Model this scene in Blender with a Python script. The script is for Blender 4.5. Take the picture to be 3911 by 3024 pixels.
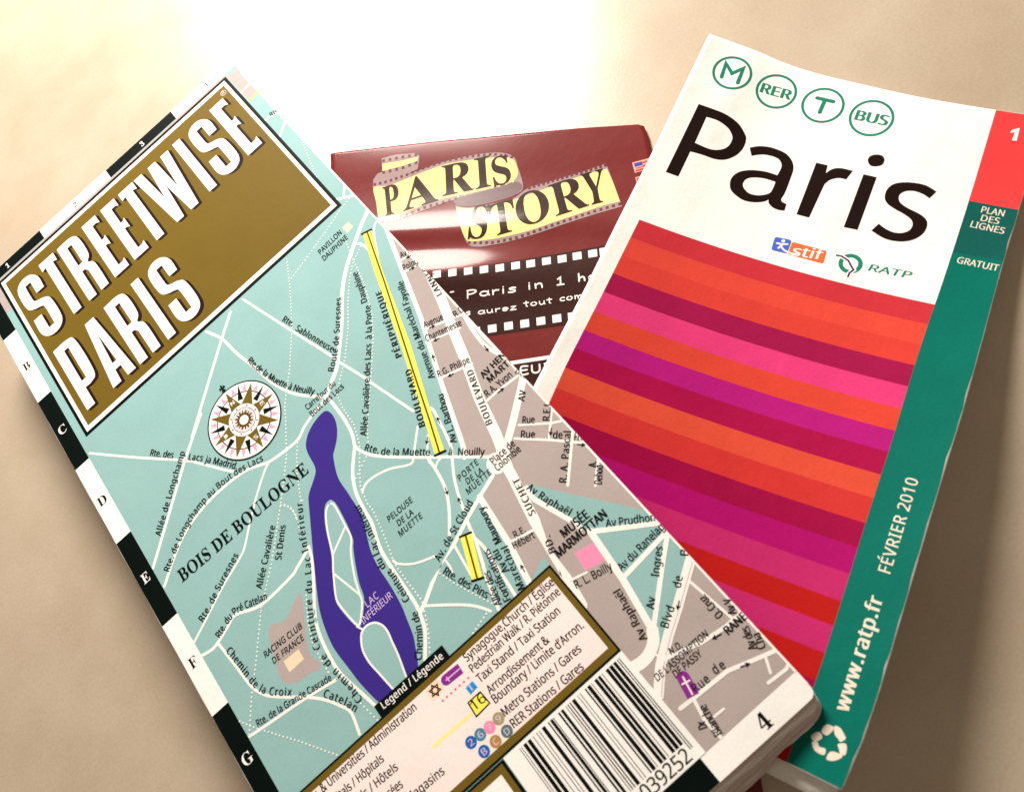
import bpy, bmesh, math, os, random
from mathutils import Vector, Matrix
from mathutils.geometry import tessellate_polygon

sc = bpy.context.scene
for o in list(bpy.data.objects):
    bpy.data.objects.remove(o)
MM = 0.001                      # all tables below are in millimetres

# ------------------------------------------------------------------ camera
cd = bpy.data.cameras.new('camera')
cam = bpy.data.objects.new('camera', cd)
sc.collection.objects.link(cam)
cam.matrix_world = Matrix(((0.740864, 0.671655, 0.0, -4.771 * MM),
                           (-0.611637, 0.674661, -0.413198, -209.279 * MM),
                           (-0.277527, 0.306123, 0.910641, 186.245 * MM),
                           (0, 0, 0, 1)))
cd.sensor_width = 36
cd.lens = 29.363
cd.clip_start = 0.005
cd.clip_end = 20
cd.dof.use_dof = True
cd.dof.focus_distance = 0.212
cd.dof.aperture_fstop = 24
sc.camera = cam

# ------------------------------------------------------------------ light
w = bpy.data.worlds.new('World')
sc.world = w
w.use_nodes = True
bgn = w.node_tree.nodes['Background']
bgn.inputs[0].default_value = (1.0, 0.80, 0.58, 1)
bgn.inputs[1].default_value = 0.27

def lamp(name, target, direction, dist, size, power, col):
    ld = bpy.data.lights.new(name, 'AREA')
    ld.shape = 'DISK'
    ld.size = size
    ld.energy = power
    ld.color = col
    lo = bpy.data.objects.new(name, ld)
    sc.collection.objects.link(lo)
    d = Vector(direction).normalized()
    t = Vector(target) * MM
    lo.location = t + d * dist
    lo.rotation_euler = (-d).to_track_quat('-Z', 'Y').to_euler()
    return lo
lamp('table_lamp', (54, -6, 0), (0.17, 0.71, 0.68), 0.46, 0.20, 7.7, (1.0, 0.925, 0.83))

sc.view_settings.view_transform = 'Standard'
sc.view_settings.look = 'None'
sc.view_settings.exposure = 0.0
sc.view_settings.gamma = 1.0
sc.view_settings.use_curve_mapping = False
sc.cycles.max_bounces = 6
MAP_AREAS = [
 ['p','city',[[0.47,-76.03],[-0.36,-79.08],[-2.76,-86.53],[-4.18,-90.28],[-7.85,-102.01],[-9.41,-106.19],[-14.14,-118.48],[-18.12,-129.47],[-20.06,-135.16],[-21.19,-136.76],[-17.21,-140.7],[-18.91,-144.16],[-23.94,-146.28],[-25.45,-157.48],[-26.61,-162.74],[-27.02,-162.67],[-27.58,-167.29],[-22,-165],[-22,-211.9],[-0.25,-211.9],[-0.25,-70]]],
 ['p','park',[[-14.97,-151.01],[-0.25,-172.2],[-0.25,-184.0],[-0.51,-184.28],[-8.15,-189.76],[-12.54,-191.82],[-16.29,-193.22],[-15.92,-191.83],[-15.0,-189.15],[-12.96,-178.96],[-10.95,-168.74],[-12.68,-165.59],[-15.67,-152.84]]],
 ['p','city',[[-4.17,-0.09],[-0.02,-0.4],[0.22,-12.56],[-3.82,-13.19]]],
 ['p','city',[[-93.9,1.0],[-93.9,-11],[-91.7,-11],[-91.7,0.25],[-4.2,0.25],[-4.2,1.0]]],
 ['sp','city',[[-67.9,-134.6],[-68.19,-136.04],[-69.73,-139.05],[-71.24,-142.02],[-72.91,-145.45],[-73.15,-147.79],[-72.41,-149.67],[-73.45,-150.67],[-75.38,-150.01],[-78.5,-149.6],[-80.46,-148.46],[-81.44,-146.87],[-81.16,-144.91],[-80.52,-142.91],[-79.29,-138.46],[-78.27,-136.39],[-77.12,-135.71],[-74.68,-136.8],[-73.36,-136.93],[-70.68,-135.57]]],
 ['p','peach',[[-78.94,-143.91],[-74.8,-144.18],[-74.92,-146.62],[-79.06,-146.65]]],
 ['p','peach',[[-7.95,-68.08],[-5.91,-67.95],[-5.82,-70.09],[-7.93,-70.33]]],
 ['p','pink',[[-16.67,-168.77],[-12.41,-169.85],[-12.98,-173.96],[-17.27,-172.99]]],
]
MAP_ROADS = [
 ['l','road',0.72,[[-64.02,-81.26],[-73.28,-88.03],[-93.6,-104.71]]],
 ['l','road',0.72,[[-43.12,-63.88],[-49.09,-68.47],[-69.15,-84.67]]],
 ['s','road',0.7,[[-51.23,-63.43],[-49.09,-68.47],[-48.18,-75.06],[-46.69,-81.61],[-45.57,-88.01],[-43.9,-92.95],[-41.95,-96.42],[-38.6,-100.43],[-37.03,-101.66]]],
 ['s','road',0.6,[[-38.85,-63.59],[-34.18,-80.41],[-30.19,-94.54],[-29.64,-97.24],[-27.33,-105.02],[-26.79,-107.57],[-23.52,-120.24]]],
 ['s','road',0.5,[[-24.96,-123.84],[-28.77,-127.53],[-30.0,-128.77],[-31.04,-129.58],[-32.69,-128.92],[-35.6,-127.06],[-39.05,-125.9],[-41.8,-125.71],[-43.72,-126.58]]],
 ['s','road',1.0,[[0.66,-67.76],[-0.57,-69.55],[-4.4,-71.71],[-9.97,-75.41],[-14.0,-78.36],[-18.23,-82.51],[-23.63,-89.65],[-28.51,-95.22],[-31.02,-97.89],[-33.88,-99.77],[-37.03,-101.66]]],
 ['l','road',0.6,[[0.32,-57.82],[-2.51,-60.92]]],
 ['l','road',0.7,[[-4.38,-60.07],[0.8,-63.74]]],
 ['l','road',0.55,[[-3.97,-8.77],[0.35,-8.24]]],
 ['l','yellow',0.6,[[-3.82,-13.19],[0.06,-12.8]]],
 ['l','road',0.6,[[-4.15,-22.75],[0.35,-23.89]]],
 ['l','road',0.7,[[-4.11,-30.78],[0.21,-27.77]]],
 ['s','road',0.7,[[-37.03,-101.66],[-38.7,-102.32],[-42.58,-103.11],[-45.64,-104.03],[-48.32,-105.3],[-51.64,-105.31],[-57.13,-104.51],[-62.51,-102.1],[-68.48,-101.37],[-74.23,-101.47],[-79.8,-102.5],[-84.22,-104.17],[-88.4,-106.74],[-93.44,-110.48]]],
 ['s','road',0.8,[[-37.03,-101.66],[-36.89,-105.76],[-37.03,-110.17],[-37.69,-113.99],[-38.72,-116.44],[-39.39,-117.36],[-42.3,-120.72],[-43.86,-123.18],[-45.05,-126.23],[-45.72,-130.24],[-46.12,-133.89],[-47.26,-137.36],[-48.01,-140.29],[-48.22,-142.83],[-48.39,-145.65],[-48.57,-150.26],[-48.71,-154.04],[-49.2,-156.43],[-50.16,-159.43],[-51.93,-161.96],[-53.97,-164.53]]],
 ['s','road',0.7,[[-38.86,-116.63],[-38.35,-118.97],[-36.37,-122.25],[-31.5,-127.34],[-26.8,-131.82],[-23.65,-134.7],[-16.49,-141.53]]],
 ['s','road',0.5,[[-57.26,-104.7],[-59.02,-105.55],[-61.85,-107.56],[-64.91,-109.93],[-69.38,-113.86],[-73.01,-117.19],[-76.18,-118.69],[-81.87,-120.76],[-88.86,-124.0],[-93.83,-126.21]]],
 ['s','road',0.6,[[-93.17,-67.17],[-83.47,-77.91],[-73.76,-88.18],[-70.55,-92.45],[-67.15,-97.48],[-65.29,-99.95]]],
 ['s','road',0.75,[[-60.55,-127.66],[-61.43,-130.26],[-63.46,-134.01],[-66.78,-139.21],[-68.24,-141.92],[-67.58,-140.24],[-69.13,-144.47],[-69.93,-149.54],[-70.01,-154.45],[-68.63,-160.45],[-67.63,-164.53]]],
 ['s','road',0.7,[[-60.79,-128.01],[-65.28,-129.63],[-67.78,-130.32],[-76.63,-130.49],[-82.46,-128.12],[-85.48,-128.92],[-89.13,-130.17],[-91.11,-130.49],[-93.96,-129.91]]],
 ['s','road',0.65,[[-89.26,-130.39],[-88.47,-136.94],[-87.79,-142.9],[-86.47,-146.17],[-84.14,-148.84],[-78.73,-153.4],[-75.78,-156.42],[-73.69,-159.62],[-72.6,-162.28],[-73.54,-166.77]]],
 ['s','road',0.65,[[-93.56,-151.25],[-89.57,-151.89],[-78.73,-153.4],[-71.34,-154.89]]],
 ['l','road',2.4,[[0.94,-93.11],[0.07,-96.63],[-2.07,-104.11],[-4.89,-112.29],[-7.18,-119.66],[-10.48,-128.86],[-12.91,-138.16],[-14.26,-142.19]]],
 ['l','road',2.3,[[-15.33,-143.5],[-16.18,-147.88],[-18.64,-158.3],[-21.11,-168.69],[-20.44,-166.58],[-21.22,-171.29],[-22.32,-177.74]]],
 ['sp','road',[[-14.5,-140.79],[-13.02,-141.03],[-12.77,-142.74],[-14.09,-144.68],[-14.96,-146.74],[-16.04,-145.72],[-17.73,-145.42],[-18.98,-144.24],[-19.11,-142.53],[-18.26,-141.3],[-16.85,-140.6],[-15.35,-141.15]]],
 ['s','road',1.1,[[0.79,-72.76],[0.77,-74.76],[-0.3,-78.36],[-4.18,-90.28],[-7.85,-102.01],[-9.41,-106.19],[-14.14,-118.48],[-17.71,-128.58],[-20.19,-135.33],[-21.4,-137.14]]],
 ['s','road',0.5,[[0.66,-74.03],[-0.86,-73.92],[-2.42,-75.16],[-4.16,-77.97],[-6.0,-81.78]]],
 ['s','road',0.6,[[-8.08,-74.57],[-7.17,-75.98],[-6.81,-78.55],[-7.68,-81.47],[-9.0,-84.99]]],
 ['l','road',0.55,[[-2.98,-87.24],[0.58,-88.51]]],
 ['l','road',0.55,[[-4.08,-90.56],[0.12,-91.98]]],
 ['l','road',0.55,[[-9.72,-106.21],[-4.1,-108.64],[0.11,-110.48]]],
 ['l','road',0.55,[[-11.13,-109.22],[-3.17,-112.38]]],
 ['s','road',0.95,[[-0.37,-110.15],[-1.23,-114.41],[-1.58,-117.78],[-1.45,-121.24],[0.01,-126.19]]],
 ['s','road',0.5,[[-0.34,-110.87],[-0.43,-115.25],[-0.62,-118.77],[-0.33,-122.73]]],
 ['l','road',0.55,[[-14.22,-118.57],[-6.48,-121.35]]],
 ['l','road',0.55,[[-9.93,-130.66],[-6.79,-130.65],[-0.72,-131.23]]],
 ['l','road',1.7,[[0.2,-132.0],[-2.04,-133.84],[-8.63,-138.74],[-13.12,-141.82]]],
 ['l','road',0.5,[[-7.97,-139.97],[-2.51,-144.7],[0.18,-146.38]]],
 ['l','road',0.55,[[-10.5,-141.68],[-5.06,-147.37],[-0.01,-153.2]]],
 ['l','road',0.45,[[0.22,-141.98],[-5.26,-147.18]]],
 ['l','road',0.65,[[0.27,-148.88],[-8.67,-157.43]]],
 ['l','road',0.65,[[-0.1,-157.43],[-4.41,-161.41]]],
 ['s','road',0.7,[[-27.55,-131.14],[-27.84,-134.28],[-28.37,-137.87],[-29.33,-140.71],[-31.24,-144.03],[-34.5,-148.25]]],
 ['s','road',0.5,[[-25.24,-133.48],[-26.43,-133.55],[-27.76,-134.35]]],
 ['s','road',0.5,[[-24.44,-127.12],[-27.52,-131.13],[-27.86,-133.19]]],
 ['s','road',0.65,[[-19.99,-122.64],[-20.02,-124.18],[-20.58,-126.75],[-21.34,-130.31],[-22.15,-133.15],[-23.33,-135.01],[-25.78,-138.85],[-27.59,-142.9],[-28.64,-146.15]]],
 ['l','road',0.9,[[-19.16,-144.64],[-24.51,-146.31],[-29.51,-148.11],[-34.73,-150.21],[-40.11,-151.88],[-38.72,-151.27],[-43.29,-153.31],[-46.69,-155.27],[-49.2,-156.43]]],
 ['l','road',0.75,[[-29.5,-148.27],[-30.83,-153.17],[-32.47,-157.55],[-33.71,-160.32],[-35.75,-167.09]]],
 ['s','road',0.7,[[-30.55,-152.42],[-30.18,-155.16],[-30.56,-158.89],[-30.93,-163.4],[-31.35,-167.3]]],
 ['l','road',0.55,[[-34.83,-150.46],[-35.38,-154.24],[-35.87,-157.74]]],
 ['l','road',0.45,[[-38.24,-151.69],[-38.26,-153.27],[-38.59,-154.56]]],
 ['l','road',1.35,[[-24.24,-146.15],[-25.58,-157.64],[-26.7,-163.18],[-27.7,-167.82]]],
 ['l','road',0.55,[[-25.39,-158.06],[-19.51,-159.66]]],
 ['s','road',0.5,[[-47.16,-143.63],[-46.76,-144.94],[-44.67,-146.92],[-42.57,-148.12],[-39.4,-149.33]]],
 ['s','road',0.6,[[-47.28,-156.04],[-43.79,-158.8],[-40.63,-161.53],[-38.67,-163.72],[-37.19,-166.12]]],
 ['l','road',1.1,[[-15.4,-151.7],[-15.83,-154.63],[-12.63,-164.32],[-12.45,-165.93]]],
 ['l','road',1.4,[[-11.37,-167.55],[-12.78,-179.11],[-14.87,-189.84]]],
 ['s','road',2.3,[[-14.72,-189.68],[-16.18,-191.61],[-18.27,-192.7],[-20.33,-192.95],[-22.05,-192.65]]],
 ['l','road',1.1,[[-11.62,-167.65],[-6.01,-171.59],[0.11,-175.81]]],
 ['l','road',1.0,[[-0.51,-178.03],[-12.63,-178.94]]],
 ['l','road',1.0,[[-0.27,-178.39],[-5.14,-182.17],[-14.7,-189.99]]],
 ['l','road',2.0,[[0.11,-184.68],[-8.15,-189.76],[-13.29,-192.62],[-18.09,-195.66],[-22.18,-199.44]]],
 ['l','rail',0.22,[[-0.14,-185.37],[-7.42,-189.8],[-12.94,-192.91],[-17.66,-196.02],[-21.72,-199.82]]],
 ['l','road',0.55,[[-3.37,-187.97],[-2.09,-198.44]]],
 ['l','road',0.8,[[-16.86,-195.15],[-9.6,-197.45],[-4.32,-198.25],[-0.19,-198.35]]],
 ['l','road',0.8,[[-20.46,-203.47],[-17.24,-203.69],[-9.32,-204.12],[-5.51,-205.39],[-2.35,-206.39],[0.7,-207.31]]],
 ['l','road',0.5,[[-2.35,-206.53],[-3.76,-209.27]]],
 ['l','road',0.65,[[-5.25,-210.18],[-1.17,-210.48],[0.04,-210.01]]],
 ['l','road',0.65,[[-17.45,-203.92],[-18.36,-207.67],[-18.14,-211.86]]],
 ['l','road',0.45,[[-16.76,-208.31],[-14.36,-208.41]]],
 ['l','road',0.45,[[-20.88,-172.32],[-17.27,-173.36]]],
 ['l','road',0.4,[[-17.4,-193.43],[-17.3,-194.64]]],
 ['l','road',0.5,[[-0.2,-3],[-0.2,-216]]],
 ['d','road',0.42,0.92,[[-5.74,-63.6],[-10.48,-65.21],[-25.93,-69.19]]],
 ['d','road',0.42,0.92,[[-23.8,-63.63],[-26.91,-69.68],[-30.23,-75.29],[-33.71,-80.89],[-40.33,-89.5],[-42.36,-91.58],[-46.2,-95.9],[-48.84,-100.26],[-52.6,-106.29],[-56.02,-110.25],[-60.06,-114.71],[-69.5,-124.6],[-77.34,-131.57],[-76.8,-130.96],[-83.56,-139.09],[-88.62,-144.72],[-93.37,-150.95]]],
 ['d','road',0.42,0.92,[[-9.62,-72.24],[-11.33,-78.2],[-13.09,-85.44],[-16.52,-93.54],[-20.02,-98.75],[-25.41,-105.28],[-34.11,-115.56],[-35.82,-118.3]]],
 ['d','road',0.42,0.92,[[-7.74,-76.32],[-11.82,-78.44],[-14.52,-80.86],[-18.67,-85.77],[-23.12,-91.98],[-27.98,-97.5],[-31.72,-100.59],[-34.84,-103.5],[-35.66,-106.98],[-36.0,-112.46],[-37.77,-117.36],[-41.06,-121.9],[-43.47,-125.63],[-44.39,-130.06],[-44.11,-131.14],[-45.17,-136.44],[-46.3,-140.99],[-47.3,-144.19],[-47.4,-149.44],[-47.22,-154.55],[-48.46,-157.57],[-50.18,-160.97],[-52.7,-164.68]]],
 ['d','road',0.42,0.92,[[-48.32,-105.3],[-50.69,-108.11],[-53.18,-111.99],[-54.73,-115.13],[-56.26,-118.22],[-55.83,-118.09]]],
 ['d','road',0.42,0.92,[[-60.43,-115.27],[-59.05,-117.14],[-58.84,-119.42],[-59.8,-122.56]]],
 ['d','road',0.42,0.92,[[-66.98,-136.08],[-69.81,-140.96],[-71.62,-145.58],[-71.73,-147.71],[-72.01,-152.49]]],
 ['d','road',0.42,0.92,[[-69.85,-162.14],[-68.84,-167.06]]],
 ['d','road',0.42,0.92,[[-93.75,-147.33],[-92.24,-149.75],[-90.08,-152.68],[-84.69,-159.63],[-79.73,-166.73]]],
 ['d','road',0.42,0.92,[[-40.79,-152.88],[-39.57,-156.82],[-37.74,-161.24],[-36.02,-165.01]]],
 ['d','road',0.42,0.92,[[-38.22,-165.89],[-42.71,-167.0]]],
 ['d','road',0.42,0.92,[[-38.28,-120.88],[-43.04,-123.05]]],
 ['d','road',0.42,0.92,[[0.31,-34.58],[-1.42,-40.19],[-4.48,-51.06]]],
 ['d','road',0.42,0.92,[[-1.81,-62.8],[-7.57,-63.98]]],
 ['d','road',0.42,0.92,[[-59.66,-115.78],[-58.77,-117.95],[-59.17,-120.25]]],
]
MAP_LABELS = [
 ['l','ink',0.22,[[-24.73,-127.48],[-25.83,-128.45]]],
 ['p','ink',[[-26.06,-128.65],[-24.98,-128.36],[-25.53,-128.19],[-25.64,-127.61]]],
 ['l','ink',0.22,[[-20.71,-126.93],[-20.35,-125.54]]],
 ['p','ink',[[-20.27,-125.25],[-21.01,-126.09],[-20.45,-125.93],[-20.04,-126.34]]],
 ['l','ink',0.22,[[-28.75,-139.25],[-29.19,-140.7]]],
 ['p','ink',[[-29.28,-140.99],[-28.51,-140.18],[-29.08,-140.32],[-29.47,-139.89]]],
 ['l','ink',0.22,[[-28.3,-144.5],[-27.95,-143.2]]],
 ['p','ink',[[-27.87,-142.91],[-28.61,-143.74],[-28.05,-143.59],[-27.65,-144.01]]],
 ['l','ink',0.22,[[-8.43,-106.87],[-7.21,-107.36]]],
 ['p','ink',[[-6.93,-107.47],[-7.67,-106.63],[-7.58,-107.21],[-8.04,-107.56]]],
 ['l','ink',0.22,[[-8.24,-110.69],[-9.5,-110.27]]],
 ['p','ink',[[-9.78,-110.18],[-8.99,-110.97],[-9.12,-110.4],[-8.67,-110.02]]],
 ['l','ink',0.22,[[-12.55,-114.33],[-12.01,-112.93]]],
 ['p','ink',[[-11.9,-112.65],[-12.73,-113.4],[-12.15,-113.3],[-11.79,-113.76]]],
 ['l','ink',0.22,[[-11.14,-120.05],[-12.36,-119.65]]],
 ['p','ink',[[-12.65,-119.56],[-11.85,-120.34],[-11.98,-119.78],[-11.54,-119.39]]],
 ['l','ink',0.22,[[-1.8,-120.05],[-1.9,-121.62]]],
 ['p','ink',[[-1.92,-121.92],[-1.36,-120.95],[-1.88,-121.22],[-2.35,-120.89]]],
 ['l','ink',0.22,[[-6.63,-130.97],[-5.11,-131.1]]],
 ['p','ink',[[-4.81,-131.12],[-5.77,-130.54],[-5.51,-131.06],[-5.85,-131.54]]],
 ['l','ink',0.22,[[0.01,-88.45],[-1.17,-88.01]]],
 ['p','ink',[[-1.45,-87.9],[-0.69,-88.72],[-0.79,-88.15],[-0.34,-87.78]]],
 ['l','ink',0.22,[[-2.76,-91.08],[-1.49,-91.5]]],
 ['p','ink',[[-1.2,-91.59],[-2.0,-90.8],[-1.87,-91.37],[-2.31,-91.75]]],
 ['l','ink',0.22,[[-3.12,-145.58],[-4.25,-146.49]]],
 ['p','ink',[[-4.48,-146.68],[-3.39,-146.44],[-3.94,-146.24],[-4.02,-145.66]]],
 ['l','ink',0.22,[[-1.42,-152.18],[-0.38,-153.3]]],
 ['p','ink',[[-0.18,-153.52],[-0.49,-152.45],[-0.66,-153.01],[-1.23,-153.13]]],
 ['l','ink',0.22,[[-26.81,-164.79],[-26.61,-163.31]]],
 ['p','ink',[[-26.57,-163.01],[-27.2,-163.93],[-26.66,-163.7],[-26.21,-164.07]]],
 ['l','ink',0.22,[[-7.37,-189.26],[-8.6,-190.1]]],
 ['p','ink',[[-8.85,-190.27],[-7.74,-190.12],[-8.27,-189.88],[-8.31,-189.29]]],
 ['l','ink',0.22,[[-5.64,-198.68],[-7.32,-198.29]]],
 ['p','ink',[[-7.61,-198.22],[-6.75,-198.93],[-6.93,-198.38],[-6.52,-197.96]]],
 ['l','ink',0.22,[[-7.08,-205.09],[-5.53,-205.63]]],
 ['p','ink',[[-5.25,-205.73],[-6.03,-204.93],[-5.91,-205.5],[-6.36,-205.87]]],
 ['t','road','Rte. des',[[-80.29,-80.31],[-75.81,-85.41]]],
 ['t','road','Lacs',[[-72.82,-88.87],[-70.16,-91.81]]],
 ['t','road','ja Madrid',[[-69.8,-92.48],[-67.08,-96.15],[-64.74,-99.56]]],
 ['t','road','Allée de Longchamp',[[-88.21,-99.62],[-79.95,-92.64],[-72.46,-86.55]]],
 ['t','road','Rte. de Longchamp au Bout des Lacs',[[-90.69,-108.37],[-87.19,-105.97],[-83.14,-103.64],[-78.71,-101.97],[-73.53,-100.95],[-68.16,-100.88],[-63.35,-101.66],[-57.93,-103.23]]],
 ['t','serif3','BOIS DE BOULOGNE',[[-89.32,-112.9],[-77.85,-113.22],[-64.23,-113.35],[-50.68,-113.81]]],
 ['t','road','Rte. de Suresnes',[[-89.75,-123.99],[-86.15,-122.56],[-82.7,-120.91],[-74.87,-117.51]]],
 ['t','road','Allée Cavalière',[[-74.51,-127.71],[-64.12,-118.27]]],
 ['t','road','St Denis',[[-67.25,-125.55],[-62.09,-119.93]]],
 ['t','road','Rte. du Pré Catelan',[[-88.25,-129.75],[-85.27,-128.59],[-82.76,-128.04],[-80.52,-128.44],[-74.7,-130.47]]],
 ['t','road','Chemin de la Croix',[[-88.71,-133.16],[-88.05,-137.93],[-87.68,-142.21],[-86.72,-145.5],[-84.85,-147.86],[-81.38,-150.82]]],
 ['t','road2','Rte. de la Grande Cascade',[[-90.92,-150.96],[-83.06,-152.31],[-72.26,-154.29]]],
 ['t','road','Catelan',[[-75.76,-155.68],[-73.27,-159.5],[-71.87,-162.63]]],
 ['t','road','Chemin de',[[-69.0,-161.64],[-69.13,-158.38],[-69.87,-154.26],[-70.34,-151.08],[-70.33,-148.89]]],
 ['t','road','Ceinture du Lac Inférieur',[[-70.7,-147.31],[-69.07,-142.9],[-67.12,-138.98],[-65.74,-136.9],[-63.34,-133.02],[-61.64,-130.07],[-60.61,-127.33],[-57.95,-121.95],[-56.01,-118.41]]],
 ['t','road','Chemin de',[[-54.38,-163.95],[-51.23,-160.09],[-49.76,-156.94],[-49.25,-155.63]]],
 ['t','road','Ceinture du Lac Inférieur',[[-49.06,-152.58],[-48.76,-150.07],[-48.52,-147.47],[-48.51,-145.15],[-49.12,-143.66],[-48.59,-140.32],[-47.3,-137.04],[-47.11,-135.82],[-46.34,-132.26],[-45.78,-128.15]]],
 ['t','cap','RACING CLUB',[[-81.9,-140.55],[-71.6,-141.13]]],
 ['t','cap','DE FRANCE',[[-81.01,-142.88],[-72.63,-143.38]]],
 ['t','cap','PELOUSE',[[-42.9,-136.48],[-36.08,-136.59]]],
 ['t','cap','DE LA',[[-41.78,-138.68],[-37.53,-138.9]]],
 ['t','cap','MUETTE',[[-42.86,-140.77],[-36.5,-140.91]]],
 ['t','road','Av. de St Cloud',[[-39.42,-150.99],[-26.1,-146.24]]],
 ['t','cap','PORTE',[[-25.34,-140.48],[-19.86,-140.43]]],
 ['t','cap','DE LA',[[-24.53,-142.27],[-20.23,-142.57]]],
 ['t','cap','MUETTE',[[-25.76,-144.08],[-19.17,-144.14]]],
 ['t','road','Rte.',[[-37.73,-119.32],[-35.69,-122.19]]],
 ['t','road','de la Muette',[[-35.36,-122.93],[-27.01,-131.09]]],
 ['t','road','à',[[-23.73,-134.09],[-23.14,-134.66]]],
 ['t','road','Neuilly',[[-22.13,-135.64],[-17.76,-139.82]]],
 ['t','road','Rte.de la Muette à Neuilly',[[-47.3,-79.03],[-46.73,-82.63],[-45.83,-86.52],[-44.6,-90.29],[-43.17,-93.23],[-41.56,-95.86],[-39.2,-99.09]]],
 ['t','road2','Carrefour du',[[-42.52,-101.13],[-33.58,-101.16]]],
 ['t','road2','Bout des Lacs',[[-42.59,-103.33],[-32.44,-103.31]]],
 ['t','road','Allée Cavalière des Lacs',[[-35.26,-116.81],[-30.86,-111.71],[-25.59,-105.11],[-21.04,-99.44]]],
 ['t','road','à la Porte',[[-20.19,-98.4],[-18.0,-95.57],[-15.24,-91.09]]],
 ['t','road','Dauphine',[[-15.22,-89.65],[-13.6,-85.27],[-12.34,-81.14]]],
 ['t','road','Route de Suresnes',[[-32.05,-98.05],[-28.69,-95.04],[-24.63,-90.4],[-19.46,-83.8]]],
 ['t','road','Rte.',[[-34.43,-77.01],[-33.36,-80.24]]],
 ['t','road','Sablonneuse',[[-33.27,-81.65],[-29.64,-93.64]]],
 ['t','capi','PAVILLON',[[-16.54,-69.77],[-8.99,-69.41]]],
 ['t','capi','DAUPHINE',[[-16.84,-72.05],[-8.66,-71.8]]],
 ['t','bold','BOULEVARD',[[-23.45,-124.88],[-17.72,-111.73]]],
 ['t','bold','PÉRIPHÉRIQUE',[[-17.37,-107.41],[-10.99,-90.03]]],
 ['t','road','Avenue du Maréchal Fayolle',[[-14.79,-117.5],[-12.05,-109.63],[-8.63,-99.61],[-5.54,-92.19]]],
 ['t','road','Av L. Barthou',[[-20.37,-133.12],[-15.81,-122.04]]],
 ['t','cap2','LANNES',[[-0.79,-102.27],[1.07,-93.82]]],
 ['t','cap2','BOULEVARD',[[-11.83,-135.45],[-7.29,-122.42]]],
 ['t','cap2','SUCHET',[[-17.37,-157.17],[-15.25,-148.8]]],
 ['t','cap2','BD.',[[-19.24,-165.94],[-18.08,-162.67]]],
 ['t','road','R D',[[-2.2,-109.53],[0.36,-109.8]]],
 ['t','road','Avenue',[[-9.21,-106.05],[-4.61,-107.75]]],
 ['t','road','Chantemesse',[[-10.98,-109.1],[-2.37,-112.19]]],
 ['t','road','R G. Philipe',[[-14.2,-118.17],[-6.62,-120.72]]],
 ['t','bold','AV HEN',[[-6.88,-126.06],[0.22,-125.66]]],
 ['t','bold','MARTI',[[-6.34,-127.88],[0.32,-127.9]]],
 ['t','road','R A. Yvon',[[-8.93,-130.02],[-1.72,-130.44]]],
 ['t','cap2','AV',[[-3.59,-136.79],[-1.66,-135.15]]],
 ['t','road','neau',[[-0.9,-130.25],[-0.33,-131.79],[0.05,-134.05]]],
 ['t','road','Place de',[[-17.55,-142.9],[-11.16,-142.88]]],
 ['t','road','Colombie',[[-17.75,-144.68],[-11.05,-144.74]]],
 ['t','road2','R.E.',[[-23.95,-158.2],[-21.4,-158.79]]],
 ['t','road2','Hébert',[[-25.53,-159.79],[-20.67,-160.94]]],
 ['t','road','Rue',[[-7.07,-140.3],[-5.1,-142.1]]],
 ['t','road','Rue',[[-9.39,-142.52],[-7.17,-144.66]]],
 ['t','road','de',[[-4.38,-147.54],[-2.93,-148.94]]],
 ['t','road','Fra',[[-1.26,-150.96],[0.11,-152.45]]],
 ['t','road','R.E.L',[[-2.28,-144.03],[0.58,-141.14]]],
 ['t','road','R. A. Pascal',[[-8.4,-156.72],[-0.54,-149.12]]],
 ['t','road','A.',[[-1.81,-158.61],[-0.87,-157.68]]],
 ['t','road','Dehod',[[-3.2,-162.05],[-0.49,-159.3]]],
 ['t','road','Av d',[[-2.27,-86.99],[0.37,-87.89]]],
 ['t','road','Polog',[[-3.78,-90.25],[-0.1,-91.45]]],
 ['t','road','Av Raphaël',[[-15.74,-151.88],[-15.05,-154.67],[-14.11,-158.0],[-12.67,-162.29]]],
 ['t','bold2','MUSÉE',[[-16.16,-165.11],[-9.53,-165.34]]],
 ['t','bold2','MARMOTTAN',[[-19.67,-167.44],[-6.73,-167.74]]],
 ['t','road','Av Prudhon',[[-8.44,-169.22],[-0.37,-174.94]]],
 ['t','road','Av du Ranelag',[[-11.95,-177.84],[0.05,-177.26]]],
 ['t','road','Ingres',[[-7.18,-183.42],[-2.69,-179.69]]],
 ['t','road','Av',[[-12.02,-187.31],[-10.32,-185.81]]],
 ['t','road','Blvd',[[-12.4,-191.6],[-8.9,-189.64]]],
 ['t','road','de',[[-5.51,-187.67],[-3.77,-186.42]]],
 ['t','road','B',[[-0.18,-184.16],[0.61,-183.42]]],
 ['t','road','Av Raphaël',[[-16.58,-190.47],[-15.8,-187.3],[-14.33,-180.06]]],
 ['t','road','R. L. Boilly',[[-20.91,-174.4],[-12.88,-176.31]]],
 ['t','road','O. Cruz',[[-2.74,-196.31],[-2.92,-191.4]]],
 ['t','bold','RANE',[[-4.72,-199.66],[-0.03,-199.72]]],
 ['t','cap','N.D.',[[-15.26,-195.56],[-12.65,-195.86]]],
 ['t','cap','DE L’ASSOMPTION',[[-20.43,-197.38],[-7.59,-197.5]]],
 ['t','cap','DE PASSY',[[-17.41,-199.07],[-10.89,-199.22]]],
 ['t','road','Rue',[[-16.3,-203.3],[-12.85,-203.43]]],
 ['t','road','de',[[-11.41,-203.18],[-9.05,-203.51]]],
 ['t','road','Av V',[[-0.85,-197.85],[0.35,-195.06]]],
 ['t','road','Av des',[[-2.43,-204.65],[-0.88,-200.75]]],
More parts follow.
